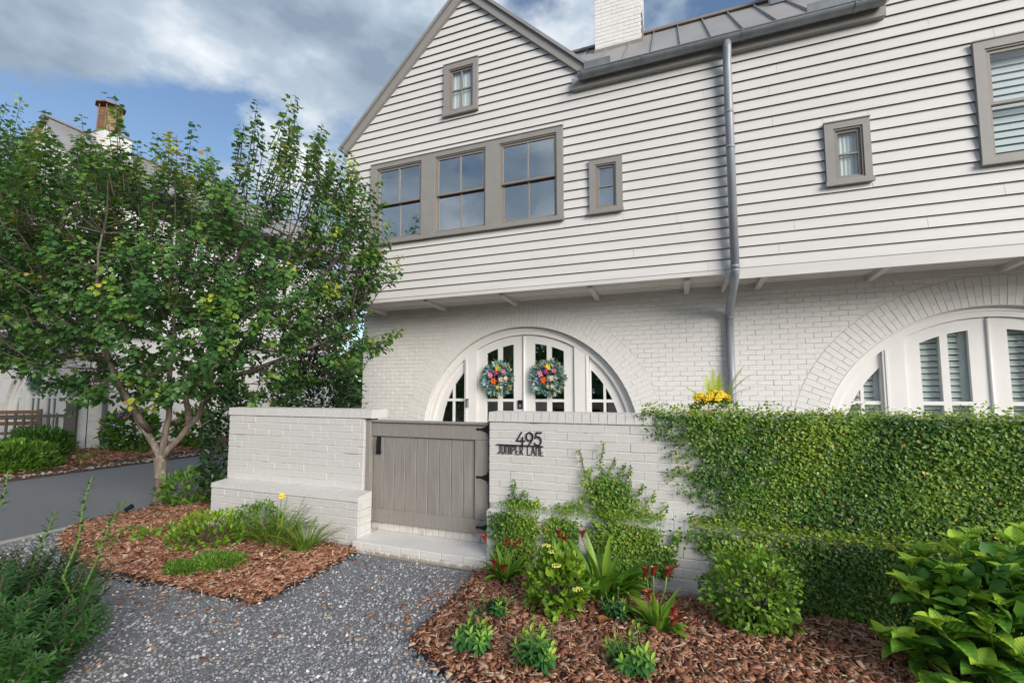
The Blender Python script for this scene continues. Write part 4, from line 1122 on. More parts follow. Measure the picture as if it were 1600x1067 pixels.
def ribbon(store, base, az, lean, L, W, bend, tint, segs=6, prof=None, fold=.25):
    """curved strip leaf; store = [verts, faces, tints]"""
    V, F, T = store; o = len(V); p = Vector(base); h = Vector((math.cos(az), math.sin(az), 0)); side = Vector((-h.y, h.x, 0)); ang = lean
    for i in range(segs + 1):
        t = i / segs
        w = W * (prof(t) if prof else (math.sin(math.pi * min(1, .12 + .88 * t) ** .8) ** .6 if t < .999 else 0.0))
        d = h * math.sin(ang) + Vector((0, 0, 1)) * math.cos(ang); nrm = side.cross(d)
        V += [tuple(p - side * w / 2 - nrm * fold * w), tuple(p), tuple(p + side * w / 2 - nrm * fold * w)]; T += [tint] * 3
        if i:
            a = o + (i - 1) * 3; F += [(a, a + 1, a + 4, a + 3), (a + 1, a + 2, a + 5, a + 4)]
        p = p + d * (L / segs); ang += bend / segs
def ribbon_mesh(store, name, mat, smooth=True):
    V, F, T = store; me = bpy.data.meshes.new(name); me.from_pydata(V, [], F)
    a = me.attributes.new('tint', 'FLOAT', 'POINT'); a.data.foreach_set('value', np.array(T, np.float32)); me.materials.append(mat)
    if smooth: me.polygons.foreach_set('use_smooth', [True] * len(F))
    me.update(); return me
lance = lambda t: max(0.02, math.sin(math.pi * (t ** .75)) ** .8) if t < .999 else 0
broad = lambda t: max(0.03, math.sin(math.pi * (t ** .62)) ** .75) if t < .999 else 0
grassy = lambda t: (1 - t) ** .45 * .9 + .05

# ------------------------------------------------------------------ maple trees
def branch_path(a, b, k=5, wob=.12):
    a, b = Vector(a), Vector(b); L = (b - a).length
    return [a.lerp(b, i / k) + (Vector((random.uniform(-1, 1), random.uniform(-1, 1), random.uniform(-.3, .8))) * wob * L * math.sin(math.pi * i / k) if 0 < i < k else Vector((0, 0, 0))) for i in range(k + 1)]
def maple(base, label, poly, thick, limbs, nshoots, tr=.074, fork=.62, seed=3, ac=.3):
    rg = np.random.default_rng(seed); random.seed(seed)
    B = Vector(base); r = Vector((.9373, .3486, 0)); f = Vector((-.3486, .9373, 0))
    t = thing('maple_tree', base, label, 'tree', None)
    W = lambda a, b, c: Vector((B.x, B.y, 0)) + r * a + f * b + Vector((0, 0, c))
    p0 = [W(0, 0, B.z - .05), W(.0, 0, B.z + .12), W(-.02, .01, fork * .6), W(-.03, 0, fork * .97), W(-.03, .0, fork + .10)]
    m = MB(); m.tube(p0, [tr * 1.3, tr * 1.02, tr * .95, tr * .98, tr * .45], 14); build(m, 'trunk', M_BARK, t, smooth=True)
    allp = []
    m = MB()
    for L in limbs:
        pts = [W(*q) for q in L]
        fine = []
        for i in range(len(pts) - 1):
            for k in range(4): fine.append(pts[i].lerp(pts[i + 1], k / 4) + Vector((random.uniform(-.02, .02), random.uniform(-.02, .02), 0)))
        fine.append(pts[-1]); n = len(fine)
        rd = [tr * (.62 - .52 * (i / (n - 1)) ** .8) for i in range(n)]
        m2 = MB(); m2.tube(fine, rd, 9); build(m2, 'limb', M_BARK, t, smooth=True)
        for i, q in enumerate(fine):
            if i > 3: allp.append((q, rd[i]))
    AP = np.array([tuple(q) for q, _ in allp])
    # shoots spread through the crown's volume
    P2 = np.array(poly); lo, hi = P2.min(0), P2.max(0); out = []
    while len(out) < nshoots:
        q = rg.uniform(lo, hi, (nshoots, 2)); q = q[inpoly(q, poly)]
        fq = np.sin(q[:, 0] * 4.6 + seed) * np.cos(q[:, 1] * 4.1 + q[:, 0]) + .6 * np.sin(q[:, 0] * 9.1 - q[:, 1] * 7.3)
        q = q[~((fq < -.05) & (edge_dist(q, poly) < .75) & (rg.random(len(q)) < .8))]; out += list(q)
    Q = np.array(out[:nshoots]); ed = edge_dist(Q, poly)
    amax = np.abs(Q[:, 0] - ac).max()
    half = thick * np.sqrt(np.clip(1 - ((Q[:, 0] - ac) / (amax * 1.08)) ** 2, .05, 1)) * np.clip(ed / .55, .18, 1) ** .6
    bsgn = rg.uniform(-1, 1, nshoots); bb = np.sign(bsgn) * np.abs(bsgn) ** .75 * half
    LP, LD, LN, LS, LT = [], [], [], [], []
    tw = MB()
    cc = np.array(W(ac * .5, 0, np.mean(P2[:, 1]) - .3))
    for i in range(nshoots):
        s = np.array(W(Q[i, 0], bb[i], Q[i, 1]))
        o = s - cc; o /= max(1e-6, np.linalg.norm(o))
        high = (Q[i, 1] - lo[1]) / (hi[1] - lo[1])
        d = o * .70 + np.array([0, 0, .35 + 1.1 * high]) + rg.normal(0, .22, 3); d /= np.linalg.norm(d)
        L = rg.uniform(.20, .42) * (1.0 if ed[i] > .25 else (1.35 if rg.random() < .3 * high else .8))
        if ed[i] < .40 and high > .58 and rg.random() < .42:
            L = rg.uniform(.45, .85); d = np.array([0, 0, 1.0]) + o * .22 + rg.normal(0, .10, 3); d /= np.linalg.norm(d)
        e = s + d * L
        j = np.argmin(((AP - s) ** 2).sum(1) + .6 * np.clip(AP[:, 2] - s[2], 0, None))
        if i % 6 == 0 or np.linalg.norm(AP[j] - s) < .35:
            tw.tube(branch_path(AP[j], s, 3, .1) + [Vector(e)], [.008, .007, .006, .004, .002], 4, cap=False)
        else:
            tw.tube([Vector(s - d * .25), Vector(s), Vector(e)], [.006, .005, .002], 4, cap=False)
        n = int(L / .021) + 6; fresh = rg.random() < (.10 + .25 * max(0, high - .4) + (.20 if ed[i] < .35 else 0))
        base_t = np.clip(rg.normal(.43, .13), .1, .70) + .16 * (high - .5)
        u = np.cross(d, [0, 0, 1.]); u = u / max(1e-6, np.linalg.norm(u)); v = np.cross(d, u)
        for k in range(n):
            tt = (k + .5) / n; a = k * 2.4 + rg.uniform(-.4, .4)
            w = u * np.cos(a) + v * np.sin(a)
            LP.append(s + d * L * tt + w * .02 + rg.normal(0, .018, 3)); LD.append(w * .8 + o * .35 + d * .2 + np.array([0, 0, -.55]) + rg.normal(0, .22, 3))
            LN.append(o * .75 + w * .35 + np.array([0, 0, .55]) + rg.normal(0, .38, 3))
            LS.append(rg.uniform(.050, .086) * (1 - .45 * max(0, tt - .6)))
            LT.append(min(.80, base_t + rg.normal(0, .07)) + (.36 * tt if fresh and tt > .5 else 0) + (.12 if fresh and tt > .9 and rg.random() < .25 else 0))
    LS = np.array(LS)
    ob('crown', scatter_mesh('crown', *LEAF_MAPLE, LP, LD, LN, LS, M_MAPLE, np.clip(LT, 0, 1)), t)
    build(tw, 'twigs', M_TWIG, t, 'stuff')
    return t
CROWN = [(-2.9, 3.14), (-2.7, 4.3), (-2.1, 4.52), (-1.6, 4.42), (-1.27, 4.68), (-.9, 4.58), (-.64, 4.62), (-.17, 4.5), (.28, 4.5), (.45, 4.3), (.59, 3.8), (.79, 3.7), (.86, 4.15), (1.05, 4.5), (1.44, 4.93), (1.92, 4.98), (2.12, 4.65), (2.45, 4.3), (2.78, 4.12), (2.74, 3.45), (2.98, 3.02), (2.5, 2.78), (2.65, 2.51), (3.04, 2.30), (2.68, 1.98), (2.26, 1.75), (1.8, 1.60), (1.25, 1.28), (.88, 1.45), (.44, 1.52), (.1, 1.40), (-.3, 1.38), (-.79, 1.52), (-1.3, 1.55), (-1.42, 1.9), (-1.86, 1.98), (-2.2, 1.8), (-2.73, 1.9)]
LIMBS = [[(-.03, 0, .60), (-.40, -.05, 1.28), (-.71, -.15, 1.98), (-.94, -.3, 2.69), (-1.2, -.4, 3.6)],
         [(-.03, 0, .62), (.0, .06, 1.37), (-.03, .12, 2.33), (-.13, .2, 3.23), (-.2, .2, 4.3)],
         [(-.02, 0, .60), (.39, .05, 1.19), (.70, .1, 1.8), (1.19, .1, 2.6), (1.55, .05, 3.4), (1.8, 0, 4.5)],
         [(.30, .05, 1.06), (.05, .3, 1.5), (.3, .8, 2.3), (.55, 1.0, 3.3), (.6, 1.1, 3.7)],
         [(.62, .1, 1.65), (1.3, -.1, 1.85), (2.0, -.2, 2.1), (2.6, -.2, 2.35)],
         [(-.45, -.05, 1.4), (-1.1, .2, 1.9), (-1.7, .3, 2.5), (-2.3, .3, 3.2)],
         [(-.2, -.02, 1.0), (-.2, -.6, 1.7), (-.1, -1.0, 2.5), (.1, -1.2, 3.3)],
         [(.7, .1, 1.8), (1.0, -.6, 2.3), (1.4, -.9, 3.0), (1.7, -.8, 3.8)],
         [(1.19, .1, 2.6), (1.8, .3, 3.0), (2.2, .4, 3.6), (2.45, .3, 4.0)]]
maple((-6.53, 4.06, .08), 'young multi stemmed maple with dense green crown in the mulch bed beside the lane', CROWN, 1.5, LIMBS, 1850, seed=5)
far = [(2.15 * math.cos(q) * (1 + .08 * math.sin(5 * q)), 4.15 + 2.0 * math.sin(q)) for q in np.linspace(0, 2 * math.pi, 24, endpoint=False)]
maple((-11.35, 3.0, 0), 'maple across the lane whose crown enters at the far left edge', far, 1.7,
      [[(0, 0, 1.3), (.6, .1, 2.6), (1.1, .2, 3.9), (1.3, .2, 5.2)], [(0, 0, 1.3), (-.5, .3, 2.6), (-1.0, .3, 4.2)], [(0, 0, 1.3), (.2, -.6, 2.8), (.3, -.9, 4.6)], [(0, 0, 1.3), (.1, .7, 2.8), (.1, .8, 5)]], 950, fork=1.3, seed=9, ac=0)
random.seed(21)
# ------------------------------------------------------------------ climbing fig on the wall
def fig_surface(n, dens, x0, x1, z0, z1):
    """leaf sites on the stepped wall face; dens(X, Z) gives the chance of a leaf"""
    out = []
    while sum(len(o) for o in out) < n:
        q = np.c_[RNG.uniform(x0, x1, n), RNG.uniform(z0, z1, n)]
        out.append(q[RNG.random(n) < dens(q[:, 0], q[:, 1])])
    return np.concatenate(out)[:n]
def fig_mesh(Q, size, depth, tint):
    n = len(Q); plinth = Q[:, 1] < .505
    bump_ = depth * (.4 + .6 * np.abs(np.sin(Q[:, 0] * 4.1 + 1) * np.cos(Q[:, 1] * 5.3)))
    Y = np.where(plinth, PY_ - .012, WY - .014) - RNG.random(n) * bump_
    top = RNG.random(n) < .5
    D = np.c_[RNG.normal(0, .8, n), RNG.normal(-.45, .3, n), RNG.normal(-.35, .7, n)]; N = np.c_[RNG.normal(0, .38, n), -np.ones(n), RNG.normal(.55, .38, n)]
    S = RNG.uniform(.7, 1.25, n) * size
    patch = .16 * np.sin(Q[:, 0] * 3.3 + Q[:, 1] * 1.7) * np.cos(Q[:, 1] * 3.1 - Q[:, 0]) + .10 * np.sin(Q[:, 0] * 7.7 - Q[:, 1] * 5)
    T = np.clip(RNG.normal(tint, .13, n) + patch * 1.1, 0, .85); T = np.where(RNG.random(n) < .03, RNG.uniform(.9, 1, n), T)
    return np.c_[Q[:, 0], Y, Q[:, 1]], D, N, np.c_[S * 1.25, S, S], T
BX = np.array([-.06, .02, .12, .20, .10, .06, .0, -.12, -.22, -.30]); BZ = np.array([0, .15, .3, .42, .5, .65, .8, .95, 1.15, 1.35])
BXP = np.interp(np.linspace(0, 1.4, 60), [0, .1, .25, .40, .50, .60, .75, .85, .95, 1.1, 1.25, 1.40], [.62, .50, .30, .02, -.10, .18, .02, -.12, .04, -.10, -.22, -.36])
def hedge_d(X, Z):
    b = np.interp(Z, np.linspace(0, 1.4, 60), BXP) + .05 * np.sin(Z * 41) + .03 * np.sin(Z * 83 + 1)
    d = X - b
    g = np.clip(d / .42, 0, 1) ** .8; g = np.where(d < .0, np.where(d > -.10, .05, 0), np.maximum(g, .22))
    hole = (np.sin(X * 17 + Z * 9) * np.cos(Z * 23 - X * 7) > .55) & (X < .75)
    return np.where(hole, g * .3, g)
ivy = thing('climbing_fig', (1.2, 3.64, 0), 'dense green climbing fig hedge covering the right part of the brick wall', 'climbing plant')
Q = fig_surface(60000, hedge_d, -.5, 3.4, .0, 1.345)
P, D, N, S, T = fig_mesh(Q, .028, .058, .40)
nt_ = 3800; tx = RNG.uniform(-.30, 3.4, nt_); ty = RNG.uniform(WY - .05, WY + .27, nt_); tz = 1.342 + RNG.random(nt_) ** 3 * .065 * (1 + .7 * np.sin(tx * 6) * np.sin(tx * 15 + 1))
lt = 6500; lx = .05 + 3.35 * RNG.random(lt) ** .8; ly = RNG.uniform(PY_ - .06, WY - .02, lt); lz = .502 + RNG.random(lt) * .04 + .05 * np.clip((ly - PY_) / .23, 0, 1) * RNG.random(lt)
P2 = np.concatenate([np.c_[tx, ty, tz], np.c_[lx, ly, lz]]); n2 = len(P2)
P = np.concatenate([P, P2]); D = np.concatenate([D, np.c_[RNG.normal(0, .8, n2), RNG.normal(-.5, .6, n2), RNG.normal(.25, .4, n2)]])
N = np.concatenate([N, np.c_[RNG.normal(0, .4, n2), RNG.normal(-.5, .4, n2), np.ones(n2)]]); s2 = RNG.uniform(.018, .033, n2)
S = np.concatenate([S, np.c_[s2 * 1.25, s2, s2]]); T = np.concatenate([T, np.clip(RNG.normal(.62, .18, n2), 0, 1)])
ob('foliage', scatter_mesh('foliage', *LEAF_FIG, P, D, N, S, M_IVY, T), ivy)
mb = MB()
for k in range(70):
    x = random.uniform(.55, 3.2); z = random.uniform(.05, .4); p = [Vector((x, (PY_ if z < .5 else WY) - .008, z))]
    for i in range(9):
        z += random.uniform(.06, .14); x += random.uniform(-.10, .08)
        if z > 1.33: break
        p.append(Vector((x, (PY_ if z < .49 else WY) - .008 - random.random() * .02, z)))
    if len(p) > 2: mb.tube(p, .0032, 4, cap=False)
build(mb, 'stem', M_TWIG, ivy)
def fig_clump(label, blobs, n, tend):
    cx = sum(b[0] for b in blobs) / len(blobs)
    t = thing('climbing_fig', (cx, PY_, 0), label, 'climbing plant')
    def dens(X, Z):
        g = np.zeros_like(X)
        for bx, bz, rx, rz in blobs: g = np.maximum(g, np.clip(1.10 - np.sqrt(((X - bx) / rx) ** 2 + ((Z - bz) / rz) ** 2), 0, 1))
        return np.clip(g * 2.2, 0, 1)
    xs = [b[0] for b in blobs]
    Q = fig_surface(n, dens, min(xs) - .45, max(xs) + .45, .02, 1.1)
    mb = MB(); extra = []
    for (x, z, h, dx) in tend:
        p = []
        for i in range(12):
            tt = i / 11; xx = x + dx * tt + .015 * math.sin(tt * 9 + x); zz = z + h * tt
            p.append(Vector((xx, (PY_ if zz < .49 else WY) - .008, zz)))
            for q in range(7 if tt < .55 else 4): extra.append((xx + random.gauss(0, .045 * (1.08 - tt)), zz + random.gauss(0, .02)))
        mb.tube(p, .003, 4, cap=False)
    build(mb, 'stem', M_TWIG, t)
    Q = np.concatenate([Q, np.array(extra)]); P, D, N, S, T = fig_mesh(Q, .027, .075, .47)
    lt = int(n * .22); bx = RNG.choice([b[0] for b in blobs if b[1] + b[3] > .45], lt) + RNG.normal(0, .085, lt)
    P = np.concatenate([P, np.c_[bx, RNG.uniform(PY_ - .04, WY - .02, lt), .503 + RNG.random(lt) * .05]]); D = np.concatenate([D, rdir(lt)]); N = np.concatenate([N, np.c_[RNG.normal(0, .4, (lt, 2)), np.ones(lt)]]); S = np.concatenate([S, np.full((lt, 3), .026)]); T = np.concatenate([T, np.full(lt, .6)])
    ob('foliage', scatter_mesh('foliage', *LEAF_OVAL, P, D, N, S, M_IVY, T), t)
fig_clump('young climbing fig on the plinth just right of the gate', [(-1.37, .40, .14, .17), (-1.42, .22, .10, .20), (-1.24, .30, .12, .26), (-1.30, .10, .16, .14)], 2500, [(-1.42, .50, .20, .01), (-1.36, .5, .13, .03), (-1.22, .48, .10, .02), (-1.52, .30, .18, -.03), (-1.30, .5, .10, .0), (-1.17, .35, .14, .03)])
fig_clump('small climbing fig on the plinth between two taller ones', [(-.97, .26, .09, .22), (-.86, .36, .09, .14), (-.84, .15, .1, .16)], 1250, [(-.99, .40, .16, -.03), (-.90, .44, .14, .01), (-.83, .46, .18, .03), (-1.03, .3, .12, -.04), (-.95, .4, .14, .0)])
fig_clump('tall climbing fig with pointed tendrils rising below the house number', [(-.52, .62, .16, .19), (-.50, .42, .20, .20), (-.28, .34, .14, .16), (-.16, .26, .10, .13), (-.60, .73, .08, .12), (-.38, .2, .18, .2)], 4300,
          [(-.62, .66, .43, .0), (-.66, .62, .40, -.17), (-.43, .6, .30, .03), (-.58, .62, .35, .05), (-.30, .5, .20, .08), (-.10, .3, .18, .07), (-.72, .6, .22, -.06), (-.50, .7, .22, .06), (-.70, .58, .30, -.03), (-.22, .45, .16, .1), (-.36, .56, .2, .05)])

# ------------------------------------------------------------------ calla lilies and other bed plants
def leaf_variants(name, mat, specs):
    """single curved leaves sharing a few meshes: grows along +Z, arches to +X"""
    out = []
    for L, W, bend, tint, prof in specs:
        st = ([], [], []); ribbon(st, (0, 0, 0), 0, .0, L, W, bend, tint, 7, prof, .18); out.append(ribbon_mesh(st, name, mat))
    return out
CALLA_M = leaf_variants('leaf', M_CALLA, [(.30, .075, 1.0, .35, lance), (.34, .060, .8, .5, lance), (.26, .085, 1.4, .65, lance), (.22, .075, 1.7, .25, lance), (.36, .050, .5, .8, lance), (.28, .065, 1.2, .9, lance)])
def put_leaf(me, t, base, az, lean, sc=1.0, name='leaf', roll=0.):
    o = bpy.data.objects.new(name, me); o.location = base
    o.rotation_euler = (Matrix.Rotation(az, 3, 'Z') @ Matrix.Rotation(lean, 3, 'Y') @ Matrix.Rotation(roll, 3, 'Z')).to_euler(); o.scale = (sc, sc, sc); link(o, t); return o
def spathe(t, top, az, stem0, h=.095):
    m = MB(); m.tube(branch_path(stem0, top, 4, .04), [.006, .006, .005, .005, .006], 6); build(m, 'flower_stem', M_STEM, t, smooth=True)
    m = MB(); n = 12; rows = []
    T = Vector(top); tl = random.uniform(.15, .45); ax = Vector((tl * math.cos(az), tl * math.sin(az), 1)).normalized(); u = Vector((math.cos(az), math.sin(az), 0)); w = ax.cross(u).normalized(); u = w.cross(ax)
    for i, (tt, r) in enumerate(((0, .007), (.35, .010), (.65, .013), (.88, .019), (1, .027))):
        row = []
        for k in range(n):
            a = 2 * math.pi * k / n; lip = .5 + .5 * math.cos(a)
            row.append(T + ax * h * tt * (.55 + .62 * lip ** 2) + (u * math.cos(a) + w * math.sin(a)) * r * (1 + .35 * lip * tt) * (1.0 if abs(a - math.pi) > .5 else .75) + u * .02 * tt * tt * lip)
        rows.append(row)
    m.add([p for r in rows for p in r], [(i * n + k, i * n + (k + 1) % n, (i + 1) * n + (k + 1) % n, (i + 1) * n + k) for i in range(4) for k in range(n)])
    build(m, 'flower', M_MAROON, t, smooth=True)
def calla(base, label, n, sc, flowers, spread=.05, lean=(.05, .75)):
    t = thing('calla_lily', base, label, 'calla lily')
    for k in range(n):
        az = random.uniform(0, 6.28); rr = spread * math.sqrt(random.random())
        put_leaf(random.choice(CALLA_M), t, (base[0] + rr * math.cos(az), base[1] + rr * math.sin(az), base[2] - .01), az + random.uniform(-.5, .5), random.uniform(*lean) , sc * random.uniform(.75, 1.1))
    for dx, dy, z, az in flowers: spathe(t, (base[0] + dx, base[1] + dy, base[2] + z), az, base)
    return t
calla((-1.33, 3.40, .05), 'calla lily with drooping dark red flowers beside the doorstep', 30, .72, [(-.15, -.02, .27, -2.4), (.02, -.02, .25, -.6), (.06, .05, .22, .3), (-.03, -.12, .12, -1.6), (.04, -.14, .10, -1)], .06)
calla((-.55, 3.40, .05), 'broad clump of upright bright green calla leaves below the tall climbing fig', 52, 1.2, [(-.33, .02, .36, -2), (-.28, -.02, .33, -1.5), (-.16, .02, .38, -1)], .12, (.1, .85))
calla((-.16, 3.02, .05), 'calla lily with red trumpet flowers standing tall at the middle of the bed', 26, .80, [(-.06, .02, .30, -2.5), (-.02, -.01, .33, -1.2), (.06, .0, .33, -.2), (-.04, -.05, .20, -2.), (.09, -.04, .12, -.3), (.08, -.06, .06, 0)], .05)
def rosette_plant(base, label, nst, h, spread, leaf, mat=M_BLUEG, tint=.5, group='young rosette perennials in the right bed'):
    t = thing('perennial', base, label, 'perennial plant', None)
    P, D, N, S, T = [], [], [], [], []
    mb = MB()
    for k in range(nst):
        az = random.uniform(0, 6.28); rr = spread * math.sqrt((k + .5) / nst); hh = h * random.uniform(.55, 1.1)
        tip = Vector((base[0] + rr * math.cos(az), base[1] + rr * math.sin(az), base[2] + hh)); b = Vector(base) + Vector((rr * .35 * math.cos(az), rr * .35 * math.sin(az), 0)); ax = (tip - b).normalized()
        mb.tube([b, b.lerp(tip, .5), tip], [.004, .0035, .002], 5)
        u = ax.orthogonal().normalized(); w = ax.cross(u)
        nl = 17
        for i in range(nl):
            tt = .25 + .75 * i / (nl - 1); a = i * 2.4
            d = u * math.cos(a) + w * math.sin(a); P.append(b.lerp(tip, tt)); D.append(d * (1.3 - .5 * max(0, tt - .7) / .3) + ax * (.15 + .55 * max(0, tt - .75) / .25)); N.append(ax)
            S.append(leaf * (.75 + .4 * math.sin(math.pi * min(1, tt * 1.1)))); T.append(tint - .20 + .60 * tt ** 4 + random.uniform(-.1, .1))
    S = np.array(S)
    ob('foliage', scatter_mesh('foliage', *LEAF_OVAL, np.array(P), np.array([tuple(d) for d in D]), np.array([tuple(q) for q in N]), np.c_[S * .78, S, S], mat, np.clip(T, 0, 1)), t)
    build(mb, 'stem', M_STEM, t)
rosette_plant((-1.17, 2.47, .05), 'small leafy green perennial at the gravel corner of the right bed', 13, .11, .13, .062, tint=.55)
rosette_plant((-1.19, 2.80, .05), 'small twin tufted green perennial behind the corner one', 13, .09, .15, .050)
rosette_plant((-.77, 2.40, .05), 'tall lanky green perennial at the front edge of the mulch', 15, .20, .13, .062, tint=.62)
rosette_plant((-.27, 2.56, .05), 'bushy green perennial at the front, in front of the red calla lily', 16, .17, .14, .060, tint=.6)
rosette_plant((-.41, 3.08, .05), 'small blue green perennial beside the brown fallen leaf', 11, .13, .11, .050, tint=.42)
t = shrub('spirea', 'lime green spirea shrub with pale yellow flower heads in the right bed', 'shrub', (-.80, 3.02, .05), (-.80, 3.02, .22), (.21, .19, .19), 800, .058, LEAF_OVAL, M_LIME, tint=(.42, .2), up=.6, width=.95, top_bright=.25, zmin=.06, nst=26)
for dx, dy, dz in ((-.06, -.05, .50), (.03, -.13, .40), (.17, -.15, .27), (-.02, -.05, .46)):
    m = MB()
    for k in range(26):
        a = random.uniform(0, 6.28); r = .032 * math.sqrt(random.random()); c = (-.80 + dx + r * math.cos(a), 3.02 + dy + r * math.sin(a), .05 + dz * .9 - r * .3)
        m.tube([c, (c[0], c[1], c[2] + .007)], [.006, .004], 5)
    build(m, 'flower_cluster', plain('pale_flower', (.55, .55, .12), .2, 30, .6), t, 'stuff')
ob('foliage', foliage((-.80, 3.04, .36), (.13, .12, .12), 240, .055, LEAF_OVAL, M_LIME, tint=(.5, .2), up=.8), t)
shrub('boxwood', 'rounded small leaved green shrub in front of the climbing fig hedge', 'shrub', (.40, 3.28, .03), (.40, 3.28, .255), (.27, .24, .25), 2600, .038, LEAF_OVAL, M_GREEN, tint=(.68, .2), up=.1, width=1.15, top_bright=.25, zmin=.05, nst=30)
# hydrangea: every leaf its own piece
hy = thing('hydrangea', (1.45, 3.0, 0), 'large leaved bright green hydrangea bush at the right end of the bed', 'hydrangea')
HV = []
for k in range(8):
    st = ([], [], []); L = 1.0
    V, F, T = st; segs = 9; W = (.62, .70, .58, .66)[k % 4]; bend = (.7, 1.1, .9, 1.3)[(k // 2) % 4]; tint = (.30, .45, .6, .74, .86, 1.0, .52, .38)[k]
    p = Vector((0, 0, 0)); ang = math.pi / 2 - .60
    for i in range(segs + 1):
        tt = i / segs; w = W * (max(.02, math.sin(math.pi * tt ** .66) ** 1.0) * (1 - .10 * tt) if tt < .999 else .0)
        d = Vector((math.sin(ang), 0, math.cos(ang))); nr = Vector((-d.z, 0, d.x)); nr = Vector((-math.cos(ang), 0, math.sin(ang))); ru = .016 * (1 if i % 2 else -1)
        for s, ff in ((-1, .10), (-.5, .12 ), (0, 0), (.5, .12), (1, .10)):
            V.append(tuple(p + Vector((0, s * w / 2, 0)) + nr * (abs(s) * w * .30 - (.05 * w if abs(s) == 1 else 0) + (ru if abs(s) == .5 else 0)))); T.append(tint + .12 * (tt - .5))
        if i:
            a = len(V) - 10
            for q in range(4): F.append((a + q, a + q + 1, a + q + 6, a + q + 5))
        p = p + d * (L / segs); ang += bend / segs
    HV.append(ribbon_mesh(st, 'leaf', M_HYD))
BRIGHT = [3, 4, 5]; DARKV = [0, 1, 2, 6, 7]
mb = MB(); cnt = 0
TIPS = [(1.04, 2.92, .30), (1.00, 3.05, .22), (1.16, 2.86, .44), (1.12, 3.08, .55), (1.20, 3.22, .62), (1.30, 3.02, .66), (1.34, 2.84, .48), (1.28, 2.76, .30), (1.42, 3.22, .78), (1.50, 2.98, .70), (1.55, 2.82, .52), (1.48, 2.70, .30),
        (1.62, 3.15, .84), (1.66, 2.92, .74), (1.74, 2.8, .55), (1.66, 2.66, .36), (1.80, 3.1, .82), (1.86, 2.95, .66), (1.95, 3.2, .8), (2.0, 3.0, .6), (1.18, 2.72, .16), (1.08, 2.78, .12), (1.36, 2.62, .14), (1.56, 2.58, .16), (1.52, 3.3, .80), (1.3, 3.3, .66), (1.75, 3.3, .86), (2.1, 3.25, .75), (1.22, 2.94, .36), (1.38, 2.95, .55), (1.56, 2.72, .42), (1.42, 2.76, .38), (1.25, 3.12, .48), (1.60, 3.02, .62), (1.10, 2.98, .18), (1.72, 2.7, .2), (1.48, 3.1, .72)]
for tx_, ty_, tz_ in TIPS:
    tz_ *= .87
    b = Vector((1.5 + (tx_ - 1.5) * .35, 3.05 + (ty_ - 3.05) * .35, .0)); tip = Vector((tx_, ty_, tz_)); path = branch_path(b, tip, 4, .05); mb.tube(path, [.008, .007, .006, .005, .004], 6)
    ph = random.uniform(0, 1.57)
    for lv in range(3):
        f = 1 - lv * .085 / max(.2, (tip - b).length) * (1 + lv * .10)
        if f < .25: break
        q = b.lerp(tip, f); q = path[-1].lerp(path[-2], min(1, lv * .4)) if lv < 3 else q
        for s in range(2 if lv else 4):
            if cnt >= 296: break
            az = ph + lv * 1.57 + s * (math.pi if lv else 1.57)
            out = Vector((tx_ - 1.5, ty_ - 3.05, 0)); 
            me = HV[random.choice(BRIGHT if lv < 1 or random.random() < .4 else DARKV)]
            sc = (random.uniform(.085, .125) if lv == 0 else random.uniform(.125, .18))
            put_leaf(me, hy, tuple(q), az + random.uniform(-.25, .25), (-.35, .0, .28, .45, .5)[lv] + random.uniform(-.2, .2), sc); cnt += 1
build(mb, 'stem', M_STEM, hy)
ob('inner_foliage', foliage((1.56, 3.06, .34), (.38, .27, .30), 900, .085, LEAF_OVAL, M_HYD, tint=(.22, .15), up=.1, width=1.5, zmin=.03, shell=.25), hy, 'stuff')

# left bed plants
def blade_clump(base, label, n, L, W, spread=.09, name='daylily', cat='daylily', flower=None, lean=(.05, .7), mat=None, tint=.45):
    t = thing(name, base, label, cat)
    st = ([], [], [])
    for k in range(n):
        az = random.uniform(0, 6.28); rr = spread * math.sqrt(random.random())
        ribbon(st, (base[0] + rr * math.cos(az), base[1] + rr * math.sin(az), base[2] - .02), az + random.uniform(-.6, .6), random.uniform(*lean), L * random.uniform(.55, 1.1), W * random.uniform(.7, 1.2), random.uniform(.5, 2.0), np.clip(random.gauss(tint, .2), 0, 1), 7, grassy, .3)
    ob('foliage', ribbon_mesh(st, 'foliage', mat or M_BLADE), t)
    if flower:
        x, y, z = flower; m = MB(); m.tube(branch_path(base, (x, y, z), 4, .04), .004, 6); build(m, 'flower_stem', M_STEM, t)
        m = MB(); petal_flower(m, (x, y, z), .036, 0, 0, 6, (.3, -.6, .7)); build(m, 'flower', M_YELLOW, t)
    return t
blade_clump((-3.68, 3.36, .07), 'arching daylily clump with one yellow flower by the left brick wall', 80, .46, .021, .14, tint=.55, flower=(-3.68, 3.40, .50))
blade_clump((-3.27, 3.30, .06), 'compact daylily clump nearest the doorstep in the left bed', 62, .42, .020, .08, tint=.5)
blade_clump((-3.92, 3.40, .07), 'pale green daylily clump behind the lime shrub', 55, .40, .019, .12, tint=.65)
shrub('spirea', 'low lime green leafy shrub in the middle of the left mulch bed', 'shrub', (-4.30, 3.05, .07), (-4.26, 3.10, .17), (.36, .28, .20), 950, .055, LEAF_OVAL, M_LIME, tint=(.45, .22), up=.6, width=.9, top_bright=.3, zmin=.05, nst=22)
shrub('fern_shrub', 'feathery green plant between lime shrub and daylilies in the left bed', 'shrub', (-4.05, 3.42, .07), (-4.05, 3.44, .20), (.28, .18, .20), 800, .04, LEAF_SMALL, M_GREEN, tint=(.6, .2), up=.6, zmin=.05, nst=14)
mo = thing('ground_cover', (-3.72, 2.72, .06), 'low mossy bright green ground cover cushion at the front of the left bed', 'ground cover')
